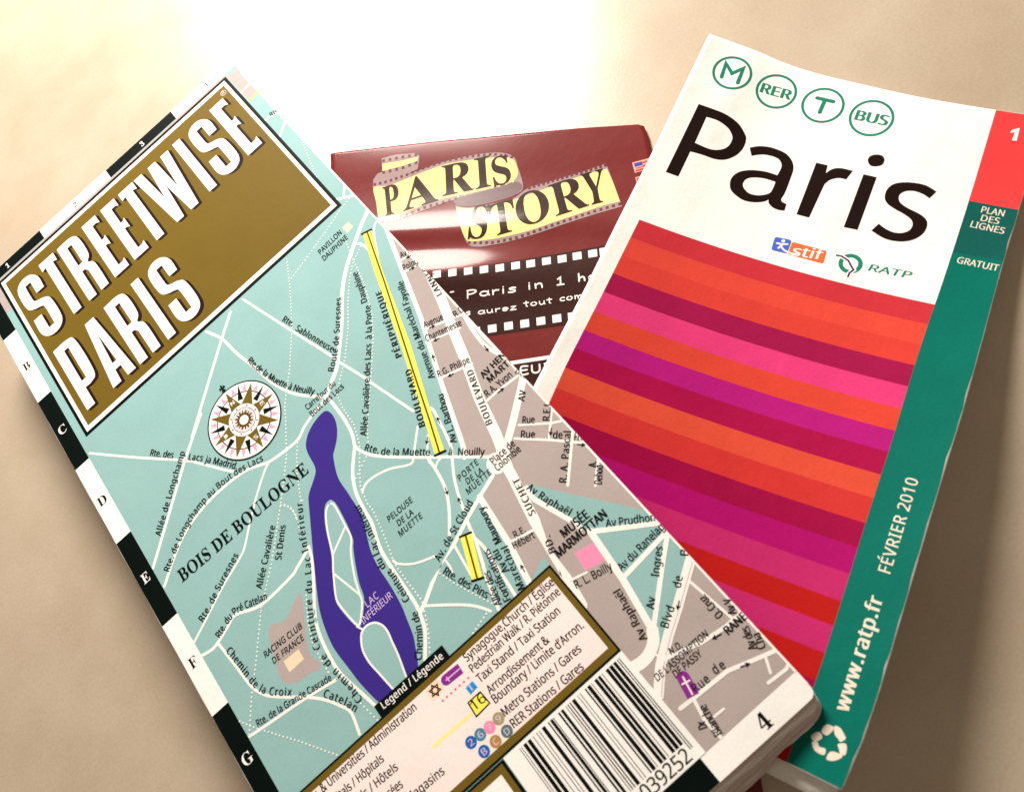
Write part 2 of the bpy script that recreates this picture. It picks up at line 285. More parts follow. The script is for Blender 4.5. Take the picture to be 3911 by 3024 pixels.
 ['t','road','Cha',[[-1.1,-205.49],[-0.17,-202.9]]],
 ['t','road','Dr',[[-18.77,-208.78],[-18.34,-207.56]]],
 ['t','road','Blanche',[[-17.35,-211.13],[-16.32,-205.69]]],
 ['t','road','Rte. des Pins',[[-40.37,-153.31],[-38.54,-158.24],[-36.34,-163.52]]],
 ['t','road','Allée des',[[-34.44,-166.57],[-32.24,-159.52]]],
 ['t','road','Fortifications',[[-32.42,-167.01],[-30.32,-159.42],[-29.53,-156.0]]],
 ['t','road','Av du',[[-29.06,-162.42],[-28.17,-157.37]]],
 ['t','road','Maréchal',[[-28.73,-167.17],[-27.68,-163.06],[-26.08,-158.25]]],
 ['t','road','Maunoury',[[-26.51,-156.66],[-24.76,-148.32]]],
 ['t','road2','Rte',[[-2.34,-23.3],[0.18,-23.68]]],
 ['cap','purple',2.4,[[-16.3,-199.91],[-16.93,-202.65]]],
 ['l','road',0.3,[[-16.26,-199.72],[-17.02,-203.04]]],
 ['l','road',0.3,[[-17.28,-200.61],[-15.72,-200.97]]],
]
MAP_LAKE = [
 ['sp','lake',[[-39.09,-104.81],[-38.6,-106.04],[-38.7,-107.89],[-39.39,-109.79],[-40.54,-111.54],[-41.78,-112.87],[-43.19,-114.03],[-44.03,-114.79],[-44.89,-116.44],[-45.88,-118.87],[-46.34,-121.16],[-46.4,-124.09],[-46.55,-126.31],[-46.56,-127.43],[-47.07,-131.31],[-48.7,-135.5],[-49.87,-138.63],[-50.58,-142.64],[-50.81,-147.78],[-51.36,-152.52],[-51.95,-154.95],[-52.86,-158.59],[-53.74,-160.63],[-55.94,-164.6],[-57.89,-164.78],[-62.74,-164.67],[-65.34,-164.63],[-66.54,-164.83],[-67.67,-159.13],[-67.98,-154.9],[-68.3,-149.64],[-67.69,-145.37],[-66.4,-140.87],[-64.11,-136.17],[-61.08,-130.57],[-56.82,-122.97],[-54.63,-119.08],[-54.29,-118.55],[-53.14,-117.52],[-51.24,-116.26],[-49.81,-115.17],[-49.16,-114.24],[-48.84,-113.0],[-48.6,-110.73],[-48.23,-108.89],[-47.4,-107.47],[-45.85,-106.09],[-43.61,-105.03],[-41.46,-104.53],[-39.89,-104.44]]],
 ['sp','park',[[-50.68,-122.68],[-50.13,-123.55],[-50.06,-125.08],[-50.62,-129.5],[-51.24,-132.36],[-51.67,-133.94],[-52.65,-135.3],[-54.4,-138.71],[-55.99,-142.45],[-56.77,-145.24],[-58.17,-147.17],[-60.45,-149.36],[-61.33,-149.64],[-61.69,-149.2],[-62.13,-147.15],[-62.46,-143.74],[-62.3,-141.76],[-61.39,-139.88],[-58.78,-135.39],[-57.08,-132.18],[-55.14,-127.4],[-53.55,-124.51],[-52.12,-122.88]]],
 ['p','park',[[-59.12,-164.67],[-57.87,-159.94],[-57.34,-156.98],[-56.87,-154.55],[-57.12,-152.6],[-58.12,-151.2],[-59.69,-150.56],[-61.25,-150.83],[-62.32,-151.84],[-63.42,-154.05],[-63.67,-156.94],[-63.27,-160.03],[-62.67,-164.58]]],
 ['s','road',0.42,[[-59.12,-164.67],[-57.87,-159.94],[-57.34,-156.98],[-56.87,-154.55],[-57.12,-152.6],[-58.12,-151.2],[-59.69,-150.56],[-61.25,-150.83],[-62.32,-151.84],[-63.42,-154.05],[-63.67,-156.94],[-63.27,-160.03],[-62.67,-164.58]]],
 ['s','road',0.42,[[-50.97,-123.51],[-50.52,-124.51],[-51.16,-129.87],[-51.41,-132.2],[-52.02,-133.63],[-53.69,-135.77],[-56.01,-140.55],[-57.17,-144.09],[-57.69,-145.75],[-59.29,-147.77],[-61.18,-149.25],[-61.79,-146.66],[-62.11,-143.25],[-61.98,-141.51],[-60.8,-139.05],[-58.69,-135.47],[-57.09,-133.01],[-55.29,-128.42],[-53.66,-125.28],[-52.57,-123.94],[-51.6,-123.37]]],
 ['l','road',0.42,[[-51.41,-130.21],[-57.01,-133.08]]],
 ['l','road',0.42,[[-59.26,-136.88],[-57.29,-144.25]]],
 ['l','road',0.4,[[-61.63,-149.24],[-60.93,-150.63]]],
 ['t','lake','LAC',[[-57.5,-147.75],[-54.19,-147.73]]],
 ['t','lake','INFÉRIEUR',[[-60.28,-149.89],[-51.78,-149.82]]],
]
MAP_HIGHWAY = [
 ['p','yellow',[[-5.16,-73.74],[-2.99,-74.72],[-7.49,-85.51],[-14.09,-106.64],[-20.74,-123.79],[-23.82,-132.82],[-25.98,-131.95],[-22.0,-121.29],[-16.6,-106.78],[-9.19,-84.4]]],
 ['l','brown',0.42,[[-4.08,-74.28],[-9.13,-88.99],[-17.5,-111.92],[-22.03,-124.71],[-24.93,-132.35]]],
 ['l','ink',0.55,[[-5.47,-73.71],[-2.91,-74.61]]],
 ['l','ink',0.55,[[-26.12,-131.99],[-23.62,-132.82]]],
 ['p','yellow',[[-32.75,-149.9],[-30.32,-150.79],[-34.36,-159.84],[-36.44,-158.79]]],
 ['l','brown',0.42,[[-31.62,-150.37],[-35.34,-159.24]]],
 ['l','ink',0.5,[[-32.86,-149.9],[-30.33,-150.83]]],
 ['l','ink',0.5,[[-36.5,-158.79],[-34.16,-159.86]]],
]
LEGEND_TEXT = [
 ['t','leg','Synagogue,Church / Église',[[-47.18,-170.55],[-23.65,-170.8]]],
 ['t','leg','Pedestrian Walk / R. Piétonne',[[-47.48,-172.96],[-23.94,-173.03]]],
 ['t','leg','Taxi Stand / Taxi Station',[[-47.56,-175.39],[-26.36,-175.84]]],
 ['t','leg','Arrondissement &',[[-47.3,-178.38],[-31.57,-178.59]]],
 ['t','leg','Boundary / Limite d’Arron.',[[-47.46,-180.38],[-24.57,-180.97]]],
 ['t','leg','Metro Stations / Gares',[[-47.46,-183.45],[-27.8,-183.96]]],
 ['t','leg','RER Stations / Gares',[[-47.36,-186.19],[-29.62,-186.75]]],
 ['t','leg','Gov. & Universities / Administration',[[-90.3,-170.52],[-60.89,-170.79]]],
 ['t','leg','Hospitals / Hôpitals',[[-88.11,-173.78],[-72.09,-174.06]]],
 ['t','leg','Hotels / Hôtels',[[-83.89,-176.88],[-70.62,-177.15]]],
 ['t','leg','Musées',[[-77.58,-180.05],[-71.69,-180.27]]],
 ['t','leg','Grands Magasins',[[-80.16,-183.11],[-63.41,-183.74]]],
 ['t','legw','Legend / Légende',[[-66.48,-166.26],[-50.5,-166.78]]],
]
LEGEND_SYMBOLS = [
 ['p','peach',[[-57.43,-169.32],[-54.17,-168.9],[-54.0,-171.39],[-57.3,-171.9]]],
 ['sp2','ink',[[-55.76,-168.95],[-57.06,-171.2],[-54.46,-171.2]],[[-55.76,-169.5],[-56.58,-170.92],[-54.94,-170.92]],[0,1,2],[0,1,2]],
 ['sp2','ink',[[-55.76,-171.95],[-54.46,-169.7],[-57.06,-169.7]],[[-55.76,-171.4],[-54.94,-169.98],[-56.58,-169.98]],[0,1,2],[0,1,2]],
 ['cap2','purple',2.2,[[-52.73,-170.38],[-49.63,-170.57]]],
 ['l','lilac',0.25,[[-52.77,-170.44],[-49.21,-170.54]]],
 ['l','lilac',0.25,[[-52.3,-170.05],[-52.33,-171.03]]],
 ['d','magenta',0.5,1.05,[[-55.69,-173.01],[-48.89,-173.1]]],
 ['p','blue',[[-50.51,-174.25],[-48.56,-174.1],[-48.4,-175.7],[-50.44,-175.85]]],
 ['t','wsym','T',[[-50.28,-175.45],[-48.94,-175.46]]],
 ['p','ink',[[-51.95,-176.54],[-48.43,-176.54],[-48.2,-179.68],[-52.21,-179.94]]],
 ['p','yellow',[[-51.63,-176.83],[-48.69,-176.82],[-48.52,-179.41],[-51.89,-179.58]]],
 ['t','num16','16',[[-51.62,-178.8],[-48.41,-178.76]]],
 ['l','paleyellow',0.7,[[-62.38,-178.47],[-52.58,-178.73]]],
 ['c','blue2',1.22,[[-55.82,-182.71]]],
 ['t','circ','2',[[-56.32,-183.33],[-55.32,-183.33]]],
 ['c','tealc',1.22,[[-53.46,-182.79]]],
 ['t','circ','6',[[-53.96,-183.41],[-52.96,-183.41]]],
 ['c','pink',1.22,[[-51.15,-182.97]]],
 ['t','circ','7',[[-51.65,-183.59],[-50.65,-183.59]]],
 ['c','olive',1.22,[[-48.75,-182.87]]],
 ['t','circ','9',[[-49.25,-183.49],[-48.25,-183.49]]],
 ['c','blue2',1.22,[[-54.74,-185.62]]],
 ['t','circ','B',[[-55.24,-186.24],[-54.24,-186.24]]],
 ['c','tan',1.22,[[-51.81,-185.7]]],
 ['t','circ','C',[[-52.31,-186.32],[-51.31,-186.32]]],
 ['c','slate',1.22,[[-48.86,-185.69]]],
 ['t','circ','D',[[-49.36,-186.31],[-48.36,-186.31]]],
]
BARCODE_BARS = [
 [-23.34,-23.13,-209.7],
 [-23.8,-23.59,-209.7],
 [-24.79,-24.11,-208.2],
 [-25.8,-25.03,-208.2],
 [-26.72,-26.01,-208.2],
 [-27.7,-27.55,-208.2],
 [-28.71,-28.1,-208.2],
 [-29.63,-28.93,-208.2],
 [-30.4,-30.26,-208.2],
 [-31.48,-30.71,-208.2],
 [-32.09,-31.78,-208.2],
 [-33.32,-33.17,-208.2],
 [-33.93,-33.79,-208.2],
 [-35.38,-34.64,-208.2],
 [-35.99,-35.74,-208.2],
 [-36.54,-36.3,-208.2],
 [-37.0,-36.85,-208.2],
 [-38.23,-37.62,-208.2],
 [-38.94,-38.54,-208.2],
 [-40.23,-40.07,-208.2],
 [-41.0,-40.38,-208.2],
 [-41.58,-41.3,-208.2],
 [-43.15,-42.38,-208.2],
 [-43.91,-43.77,-208.2],
 [-44.53,-44.37,-208.2],
 [-45.45,-45.31,-208.2],
 [-46.83,-46.06,-208.2],
 [-47.91,-47.14,-208.2],
 [-48.46,-48.32,-208.2],
 [-48.92,-48.77,-208.2],
]
BOOKLET = {
 'origin': [91.903,-90.718],
 'th': -1.109,
 'a': [9.364,-31.574,0.748,20.912,0.96,14.007,-8.215,3.806,6.207,4.814],
 'left': [[-0.9,1.27],[13.1,0.67],[17.6,0.52],[24.4,0.45],[36.5,0.18],[57.5,-0.5],[67.8,-0.58],[77.9,-0.7],[100.9,-2.04]],
 'top': [[1.2,-0.83],[7.2,-1.05],[12.3,-0.52],[18.6,0.2],[27.8,1.24],[33.7,1.46],[39.5,1.86],[51.5,2.85],[53.3,2.54],[58.3,2.9],[69.6,2.88],[75.3,2.67]],
 'right': [[26.8,80.46],[27.2,80.31],[39.1,80.56],[40.8,80.3],[56.7,80.68],[57.8,81.02],[66.2,80.96],[78.5,81.32],[84.8,80.89],[93.9,81.19],[97.5,80.85],[107.6,81.09],[111.8,81.2],[114.9,81.17],[117.1,81.11],[124.8,81.22],[131.2,81.37],[141.3,81.49],[147.9,80.9],[152.0,80.35]],
 'bottom': [[70.7,152.03],[80.3,151.82]],
 'c1': [[53.7,3.97],[53.9,3.91],[69.3,3.42],[69.3,3.52],[79.3,3.62],[80.9,3.12],[84.6,2.44],[94.3,2.56]],
 'c2': [[2.9,69.63],[26.8,70.31],[39.9,70.42],[47.5,70.56],[54.1,70.29],[69.1,70.29],[84.8,70.58],[87.9,70.9],[94.6,70.73],[94.7,70.72],[105.2,70.66],[105.1,70.83],[115.7,71.12],[118.9,70.98],[121.4,70.95],[127.6,71.23],[130.0,71.26],[132.7,71.17],[137.3,71.2],[151.8,70.84]],
 'st': [[0,70.3,54.06],[3,70.3,69.09],[4,70.5,74.32],[5,70.6,79.47],[6,70.7,84.77],[7,70.9,89.29],[8,70.8,94.87],[9,70.8,99.68],[10,70.8,105.14],[11,70.7,110.19],[12,70.8,115.62],[13,71.0,121.14],[14,71.0,125.81],[15,71.2,131.11],[0,4.0,53.72],[3,3.5,69.35],[4,3.5,74.28],[5,3.3,79.68],[6,2.4,84.64],[7,2.5,89.74],[8,2.5,94.33]],
}
BOOKLET_PRINT = {
 'title': [['sp2','black',[[5.48,18.83],[8.52,18.92],[12.53,19.26],[15.93,20.45],[18.3,22.6],[19.11,24.08],[19.23,26.55],[18.33,29.03],[16.39,31.05],[14.02,31.82],[11.37,31.85],[8.21,32.11],[8.01,39.6],[4.91,39.57]],[[8.44,21.62],[11.27,21.6],[13.97,22.49],[15.49,23.87],[16.06,25.08],[15.9,27.13],[14.81,28.64],[12.93,29.59],[10.9,29.71],[8.37,29.45]],[0,11,12,13],[0,9]],['sp2','black',[[20.6,25.85],[22.42,24.75],[24.85,24.15],[27.51,24.31],[29.44,24.92],[31.05,26.33],[31.93,28.13],[32.13,30.49],[32.18,34.95],[31.93,36.75],[32.31,37.48],[33.46,37.78],[33.59,39.61],[32.39,39.84],[30.92,39.66],[29.67,38.9],[29.26,37.94],[28.37,38.84],[26.39,39.73],[24.19,40.02],[22.29,39.52],[20.47,38.47],[19.67,37.02],[19.46,35.17],[20.38,33.22],[22.25,31.91],[24.34,31.21],[26.54,30.89],[29.02,30.98],[29.22,29.0],[28.93,27.7],[27.86,26.65],[26.17,26.34],[23.95,26.66],[21.73,27.85]],[[29.2,32.83],[26.6,32.76],[24.19,33.31],[22.77,34.25],[22.38,35.63],[22.94,36.82],[24.57,37.79],[26.54,37.66],[28.25,36.8],[29.07,35.83],[29.24,34.21]],[0,11,12,16,28,34],[0]],['sp2','black',[[36.34,25.13],[39.0,25.15],[39.26,27.31],[40.22,25.94],[41.91,25.16],[44.79,25.18],[44.08,27.75],[42.45,27.79],[40.91,28.6],[40.06,29.84],[39.81,31.26],[39.33,39.72],[36.41,39.7]],[],[0,1,2,5,6,11,12],[]],['p','black',[[47.3,25.49],[50.27,25.56],[50.28,39.83],[47.26,39.95]]],['sp','black',[[47.11,21.73],[47.29,20.53],[48.42,19.79],[49.75,19.77],[50.57,20.72],[50.44,22.07],[49.2,22.87],[47.99,22.84]]],['sp2','black',[[63.36,26.15],[62.44,28.14],[60.85,27.42],[58.96,27.1],[57.28,27.52],[56.28,28.58],[56.34,29.86],[57.21,30.91],[58.99,31.73],[61.51,32.51],[63.17,33.5],[63.85,35.07],[63.56,37.2],[62.29,38.97],[60.34,40.13],[57.91,40.54],[55.78,40.28],[53.12,39.19],[54.13,37.1],[55.89,38.0],[57.82,38.43],[59.51,38.07],[60.73,37.0],[60.95,35.52],[60.22,34.28],[58.42,33.32],[56.11,32.49],[54.27,31.52],[53.39,30.14],[53.3,28.21],[54.13,26.54],[55.93,25.54],[58.38,25.06],[60.98,25.15]],[],[0,1,17,18],[]]],
 'emblems': [{'c': [9.95,7.59],'r': 4.78,'s': 'M','pr': [['l','green',0.95,[[7.94,9.63],[7.65,5.53],[9.95,7.78],[12.0,5.49],[12.1,9.88]]]]},{'c': [21.36,8.77],'r': 4.89,'s': 'RER','pr': [['t','em','RER',[[17.83,10.23],[25.0,10.11]]]]},{'c': [32.93,9.53],'r': 4.97,'s': 'T','pr': [['l','green',0.95,[[30.96,7.85],[35.01,7.98]]],['l','green',0.95,[[32.96,7.99],[32.83,11.65]]]]},{'c': [44.57,10.47],'r': 5.02,'s': 'BUS','pr': [['t','em','BUS',[[41.09,11.74],[48.28,11.79]]]]}],
 'stif': [['rp','stifblue',[[33.82,46.88],[37.59,46.53],[37.72,50.29],[34.06,50.49]],0.6],['rp','stiforange',[[37.78,46.94],[45.68,46.91],[45.93,50.36],[37.86,50.37]],0.5],['l','white',0.42,[[34.71,48.38],[35.87,48.29],[37.03,47.86]]],['s','white',0.42,[[35.92,48.44],[35.45,49.5]]],['s','white',0.42,[[35.94,48.9],[36.71,49.57],[38.62,49.92],[39.75,49.61]]],['c','white',0.42,[[35.89,47.41]]],['t','stif','stif',[[38.7,50.35],[45.2,49.48]]]],
 'ratp': [['arc','green',1.05,[[51.4,48.63]],[[48.84,48.6],[53.94,48.35]],[0.62,2.05]],['s','purple',0.42,[[47.95,47.41],[48.98,47.32],[50.77,48.01],[51.54,49.0],[52.46,49.98],[51.87,50.96],[51.85,52.03]]],['t','ratp','RATP',[[55.37,49.27],[63.95,48.89]]]],
 'band': [['t','bandt','PLAN',[[73.29,29.14],[77.77,29.13]]],['t','bandt','DES',[[73.73,31.2],[77.31,31.28]]],['t','bandt','LIGNES',[[72.15,33.19],[78.8,33.47]]],['t','bandt','GRATUIT',[[71.82,42.66],[79.82,42.92]]],['t','bandf','FÉVRIER 2010',[[77.41,113.11],[77.24,93.61]]],['t','bandw','www.ratp.fr',[[77.69,139.45],[77.54,118.05]]],['p','white',[[73.86,8.06],[74.06,7.22],[75.43,6.38],[75.62,9.81],[74.69,9.89],[74.75,7.71]]]],
 'bandv': [[[70.3,26.8],[80.2,26.79]],[[70.43,39.97],[80.53,40.36]]],
 'recycle': [['sp','cream',[[74.6,144.09],[75.03,142.79],[76.13,142.7],[76.27,143.29],[75.73,144.42],[75.05,144.53]]],['sp','cream',[[76.28,142.52],[77.25,142.38],[78.07,143.07],[78.55,143.7],[77.91,144.55],[77.39,144.16],[76.77,143.81]]],['sp','cream',[[77.67,145.1],[78.69,144.49],[79.14,145.01],[79.22,146.26],[78.47,146.42],[78.07,145.76]]],['sp','cream',[[76.63,147.98],[77.05,146.7],[78.78,146.47],[78.69,147.16],[77.76,148.05],[76.93,148.3]]],['sp','cream',[[73.72,146.6],[74.56,146.3],[75.04,146.83],[76.05,146.76],[76.16,147.79],[74.86,147.89],[74.2,147.46]]],['sp','cream',[[73.3,145.93],[73.64,145.0],[74.42,144.51],[75.05,145.19],[74.66,145.93],[74.17,146.38]]]],
}
LEAFLET = {
 'origin': [3.5,-28.64],
 'dx': [0.707,-0.707],
 'w': 91.62,
 'band': [[[63.6,37.37],[83.26,34.56]],[[55.17,58.27],[74.5,55.76]]],
 'sq': [[43.39,40.85],[47.68,40.53],[51.93,40.21],[56.13,39.89],[60.27,39.34],[64.21,38.92],[68.27,38.35],[72.29,37.88],[76.11,37.24],[80.05,36.71],[82.91,36.27],[39.1,41.17],[34.85,41.49],[30.65,41.81]],
 'sq2': [[55.55,56.33],[59.79,55.7],[63.96,55.16],[68.07,54.57],[72.11,53.99],[76.02,53.51],[51.27,56.96],[46.99,57.58]],
 'bar': [[61.9,65.51],[71.29,64.12]],
}
LEAFLET_PRINT = {
 'ribbon': [['p','film',[[16.98,3.39],[21.5,2.53],[27.02,2.59],[28.6,3.51],[28.62,7.74],[24.72,9.69],[19.93,11.97],[15.75,12.39],[15.27,10.04],[16.4,8.21],[17.82,7.75]]],['sp','film',[[15.45,11.21],[19.81,11.19],[25.4,9.37],[29.22,8.18],[35.08,6.42],[41.99,5.16],[48.88,4.6],[53.72,5.14],[56.58,6.72],[57.86,9.61],[59.94,15.97],[58.31,18.01],[53.8,19.46],[47.19,20.59],[42.01,20.21],[40.42,18.45],[36.72,19.46],[29.98,21.74],[24.89,23.6],[21.02,24.19],[18.94,22.46],[17.26,17.46]]],['p','filmy',[[17.45,5.31],[23.29,4.76],[28.28,3.87],[27.93,5.3],[23.88,6.36],[17.79,7.55]]],['sp','filmy',[[15.85,12.59],[20.0,12.43],[25.58,10.61],[30.4,8.93],[36.94,7.04],[43.88,6.35],[50.76,6.25],[55.58,6.88],[57.08,8.43],[58.03,11.45],[56.93,13.91],[51.7,15.31],[45.03,16.6],[38.23,17.55],[31.44,19.44],[25.02,21.94],[19.5,22.98],[17.38,17.47]]],['sp','filmd',[[40.9,18.12],[46.76,16.74],[53.4,15.44],[57.95,14.18],[59.79,16.14],[57.98,17.98],[53.78,19.28],[47.17,20.41],[42.0,20.1]]],['sp2','film',[[41.26,20.16],[45.5,21.19],[52.17,20.42],[57.39,19.37],[61.41,16.45],[66.52,15.08],[74.41,13.06],[81.85,10.8],[84.05,16.53],[86.75,23.83],[79.96,25.64],[72.33,27.97],[64.59,30.42],[56.68,32.37],[50.2,33.29],[46.42,32.31],[43.31,25.91]],[],[0,7,9,14],[]],['sp2','filmy',[[41.61,20.8],[45.52,21.45],[52.21,20.85],[57.44,19.8],[61.91,18.36],[68.24,16.36],[76.05,13.81],[82.1,12.39],[84.07,16.88],[86.05,22.23],[81.36,23.33],[75.27,25.31],[69.11,27.32],[62.89,29.34],[54.9,30.94],[48.34,31.54],[45.75,30.86],[43.31,25.91]],[],[0,7,9,15],[]],['dn','perf',0.75,26,[[16.0,11.64],[19.79,11.0],[25.4,9.37],[30.24,7.69],[36.79,5.89],[43.74,5.13],[50.65,5.15],[55.9,6.65]]],['dn','perf',0.75,13,[[20.22,23.66],[26.52,22.42],[31.9,20.21],[38.37,18.66],[41.08,18.13]]],['dn','perf',0.75,17,[[61.74,16.48],[68.12,14.85],[74.42,13.17],[81.72,11.32]]],['dn','perf',0.75,26,[[46.7,31.87],[53.39,32.25],[59.82,31.17],[66.08,29.13],[72.26,27.11],[79.9,24.71],[86.1,23.1]]],['dn','perf',0.75,6,[[17.67,4.24],[23.12,3.58],[27.46,3.21]]],['dn','perf',0.75,6,[[18.23,7.98],[23.62,7.1],[27.81,5.75]]],['dn','filmy',0.5,9,[[41.69,17.44],[46.7,16.19],[53.36,15.08],[56.95,14.1]]]],
 'letters': [['t','story','P',[[20.82,22.14],[25.24,21.03]]],['t','story','A',[[26.12,20.91],[36.03,18.12]]],['t','story','R',[[37.11,17.02],[45.95,15.65]]],['t','story','I',[[46.64,15.63],[50.82,14.94]]],['t','storyS','S',[[51.86,15.25],[56.61,14.07]]],['t','story2','S',[[46.24,30.71],[51.25,30.73]]],['t','story2','T',[[53.06,30.59],[59.62,29.0]]],['t','story2','O',[[60.21,28.41],[68.68,25.9]]],['t','story2','R',[[69.77,25.63],[78.23,22.97]]],['t','story2','Y',[[77.47,23.15],[83.12,21.88]]]],
 'flags': [['p','flagw',[[88.6,11.14],[93.53,10.08],[94.26,13.05],[89.46,14.2]]],['p','flagr',[[91.14,11.12],[93.61,10.58],[93.7,11.08],[91.26,11.66]]],['p','flagr',[[91.34,12.09],[93.84,11.55],[93.95,12.08],[89.71,13.07],[89.63,12.74],[91.41,12.38]]],['p','flagr',[[89.57,13.37],[94.09,12.44],[94.2,12.94],[89.75,13.94]]],['p','flagb',[[89.07,11.36],[91.14,10.98],[91.37,12.06],[89.37,12.51]]],['p','flagw',[[89.61,15.54],[94.62,14.48],[95.52,18.17],[90.61,19.15]]],['p','flagr',[[89.9,15.77],[94.49,14.81],[94.67,15.69],[90.19,16.7]]],['p','filmy',[[90.19,16.77],[94.68,15.76],[94.86,16.57],[90.41,17.58]]]],
 'slogan': [['k',2.0,'Paris',[[47.7,47.9],[61.16,46.52]]],['k',2.0,'in',[[63.97,46.09],[68.18,45.52]]],['k',2.0,'1',[[71.37,45.12],[73.32,44.93]]],['k',2.0,'heu',[[76.71,44.37],[84.25,43.64]]],['k',2.0,'-',[[43.23,46.93],[44.54,46.76]]],['k',1.5,'s',[[47.98,52.61],[49.39,52.44]]],['k',1.5,'aurez',[[51.34,52.42],[61.56,51.33]]],['k',1.5,'tout',[[63.31,50.73],[70.68,49.87]]],['k',1.5,'com',[[72.52,49.49],[78.58,48.77]]]],
 'eu': [['k',2.1,'EUR',[[63.97,68.7],[72.52,67.52]]]],
}

# ------------------------------------------------------------------ materials
def lin(c):
    c = c / 255.0
    return c / 12.92 if c <= 0.04045 else ((c + 0.055) / 1.055) ** 2.4
def srgb(r, g, b): return (lin(r), lin(g), lin(b), 1)

def paper(name, rgb, rough=0.45, spec=0.35, grain=0.05, bump=0.0, scale=2600.0, coat=0.0, crough=0.1, wav=0.0):
    m = bpy.data.materials.new(name)
    m.use_nodes = True
    nt = m.node_tree
    b = nt.nodes['Principled BSDF']
    b.inputs['Roughness'].default_value = rough
    b.inputs['Specular IOR Level'].default_value = spec
    if coat:
        b.inputs['Coat Weight'].default_value = coat
        b.inputs['Coat Roughness'].default_value = crough
    tc = nt.nodes.new('ShaderNodeTexCoord')
    n = nt.nodes.new('ShaderNodeTexNoise')
    n.inputs['Scale'].default_value = scale
    n.inputs['Detail'].default_value = 3
    nt.links.new(tc.outputs['Object'], n.inputs['Vector'])
    n2 = nt.nodes.new('ShaderNodeTexNoise')
    n2.inputs['Scale'].default_value = 90.0
    n2.inputs['Detail'].default_value = 4
    nt.links.new(tc.outputs['Object'], n2.inputs['Vector'])
    ad = nt.nodes.new('ShaderNodeMath'); ad.operation = 'ADD'
    nt.links.new(n.outputs['Fac'], ad.inputs[0]); nt.links.new(n2.outputs['Fac'], ad.inputs[1])
    mr = nt.nodes.new('ShaderNodeMapRange')
    mr.inputs['From Min'].default_value = 0.5
    mr.inputs['From Max'].default_value = 1.5
    mr.inputs['To Min'].default_value = 1 - grain
    mr.inputs['To Max'].default_value = 1 + grain
    nt.links.new(ad.outputs[0], mr.inputs['Value'])
    mx = nt.nodes.new('ShaderNodeMix'); mx.data_type = 'RGBA'; mx.blend_type = 'MULTIPLY'
    mx.inputs[0].default_value = 1.0
    mx.inputs[6].default_value = srgb(*rgb)
    nt.links.new(mr.outputs[0], mx.inputs[7])
    nt.links.new(mx.outputs[2], b.inputs['Base Color'])
    if bump:
        bp = nt.nodes.new('ShaderNodeBump')
        bp.inputs['Strength'].default_value = bump
        bp.inputs['Distance'].default_value = 0.0004
        nt.links.new(n.outputs['Fac'], bp.inputs['Height'])
        nt.links.new(bp.outputs[0], b.inputs['Normal'])
    if wav:                       # handled paper: broad shallow dents
        n3 = nt.nodes.new('ShaderNodeTexNoise'); n3.inputs['Scale'].default_value = 55.0; n3.inputs['Detail'].default_value = 5; n3.inputs['Distortion'].default_value = .15
        nt.links.new(tc.outputs['Object'], n3.inputs['Vector'])
        b3 = nt.nodes.new('ShaderNodeBump'); b3.inputs['Strength'].default_value = wav; b3.inputs['Distance'].default_value = 0.004
        nt.links.new(n3.outputs['Fac'], b3.inputs['Height'])
        if bump: nt.links.new(bp.outputs[0], b3.inputs['Normal'])
        nt.links.new(b3.outputs[0], b.inputs['Normal'])
    return m

MAPC = dict(white=(238, 236, 234), road=(236, 233, 230), park=(139, 178, 179), city=(170, 158, 156), lake=(58, 42, 132),
            peach=(244, 208, 180), pink=(236, 140, 178), yellow=(244, 232, 96), paleyellow=(240, 228, 150), brown=(92, 64, 24),
            ink=(11, 15, 13), navy=(6, 15, 13), gold=(107, 87, 30), shadow=(36, 20, 14), maroon=(88, 24, 40), rose=(238, 156, 186),
            purple=(134, 44, 140), lilac=(206, 184, 218), magenta=(226, 70, 150), blue=(30, 140, 214), blue2=(36, 96, 176),
            tealc=(70, 132, 152), olive=(160, 148, 106), tan=(176, 132, 72), slate=(84, 116, 112), rail=(206, 180, 190),
            legend=(240, 224, 222), trade=(206, 190, 186), worn_shaded_edge=(152, 126, 102))  # last edge tone: worn paper, darkened to suggest shade in gaps between leaves
MC = {k: paper('map_' + k, v, rough=0.5, spec=0.05, grain=0.085, scale=1700.0, wav=0.05) for k, v in MAPC.items()}
BOOKC = dict(paper=(236, 234, 232), black=(26, 11, 8), green=(34, 124, 104), white=(236, 234, 230), cream=(222, 208, 194), red=(222, 62, 64), teal=(0, 100, 88),
             tealdark=(14, 84, 78), stifblue=(70, 100, 190), stiforange=(232, 104, 60), purple=(64, 24, 84),
             s_red=(184, 46, 56), s_red2=(204, 66, 54), s_coral=(196, 58, 50), s_crimson=(146, 16, 68), s_pink=(204, 54, 112),
             s_orange=(198, 62, 48), s_magenta=(164, 20, 112), s_crimson2=(154, 8, 64), s_tomato=(198, 70, 50), s_brick=(186, 46, 44),
             s_wine=(142, 2, 58), s_fuchsia=(156, 4, 94), s_rose=(172, 34, 94), s_scarlet=(164, 20, 18))
BC = {k: paper('booklet_' + k, v, rough=0.6, spec=0.06, grain=0.12, bump=0.06, scale=1700, wav=0.09) for k, v in BOOKC.items()}
LEAFC = dict(maroon=(106, 33, 33), brown=(50, 22, 18), white=(238, 236, 232), film=(150, 128, 128), filmd=(112, 92, 96), filmy=(236, 214, 138),
             perf=(96, 50, 56), ink=(46, 24, 16), flagw=(214, 160, 150), flagr=(206, 60, 50), flagb=(60, 70, 150), edge=(220, 200, 196))
LC = {k: paper('leaflet_' + k, v, rough=0.5, spec=0.06, grain=0.06, scale=900, coat=0.26, crough=0.12, wav=0.14) for k, v in LEAFC.items()}

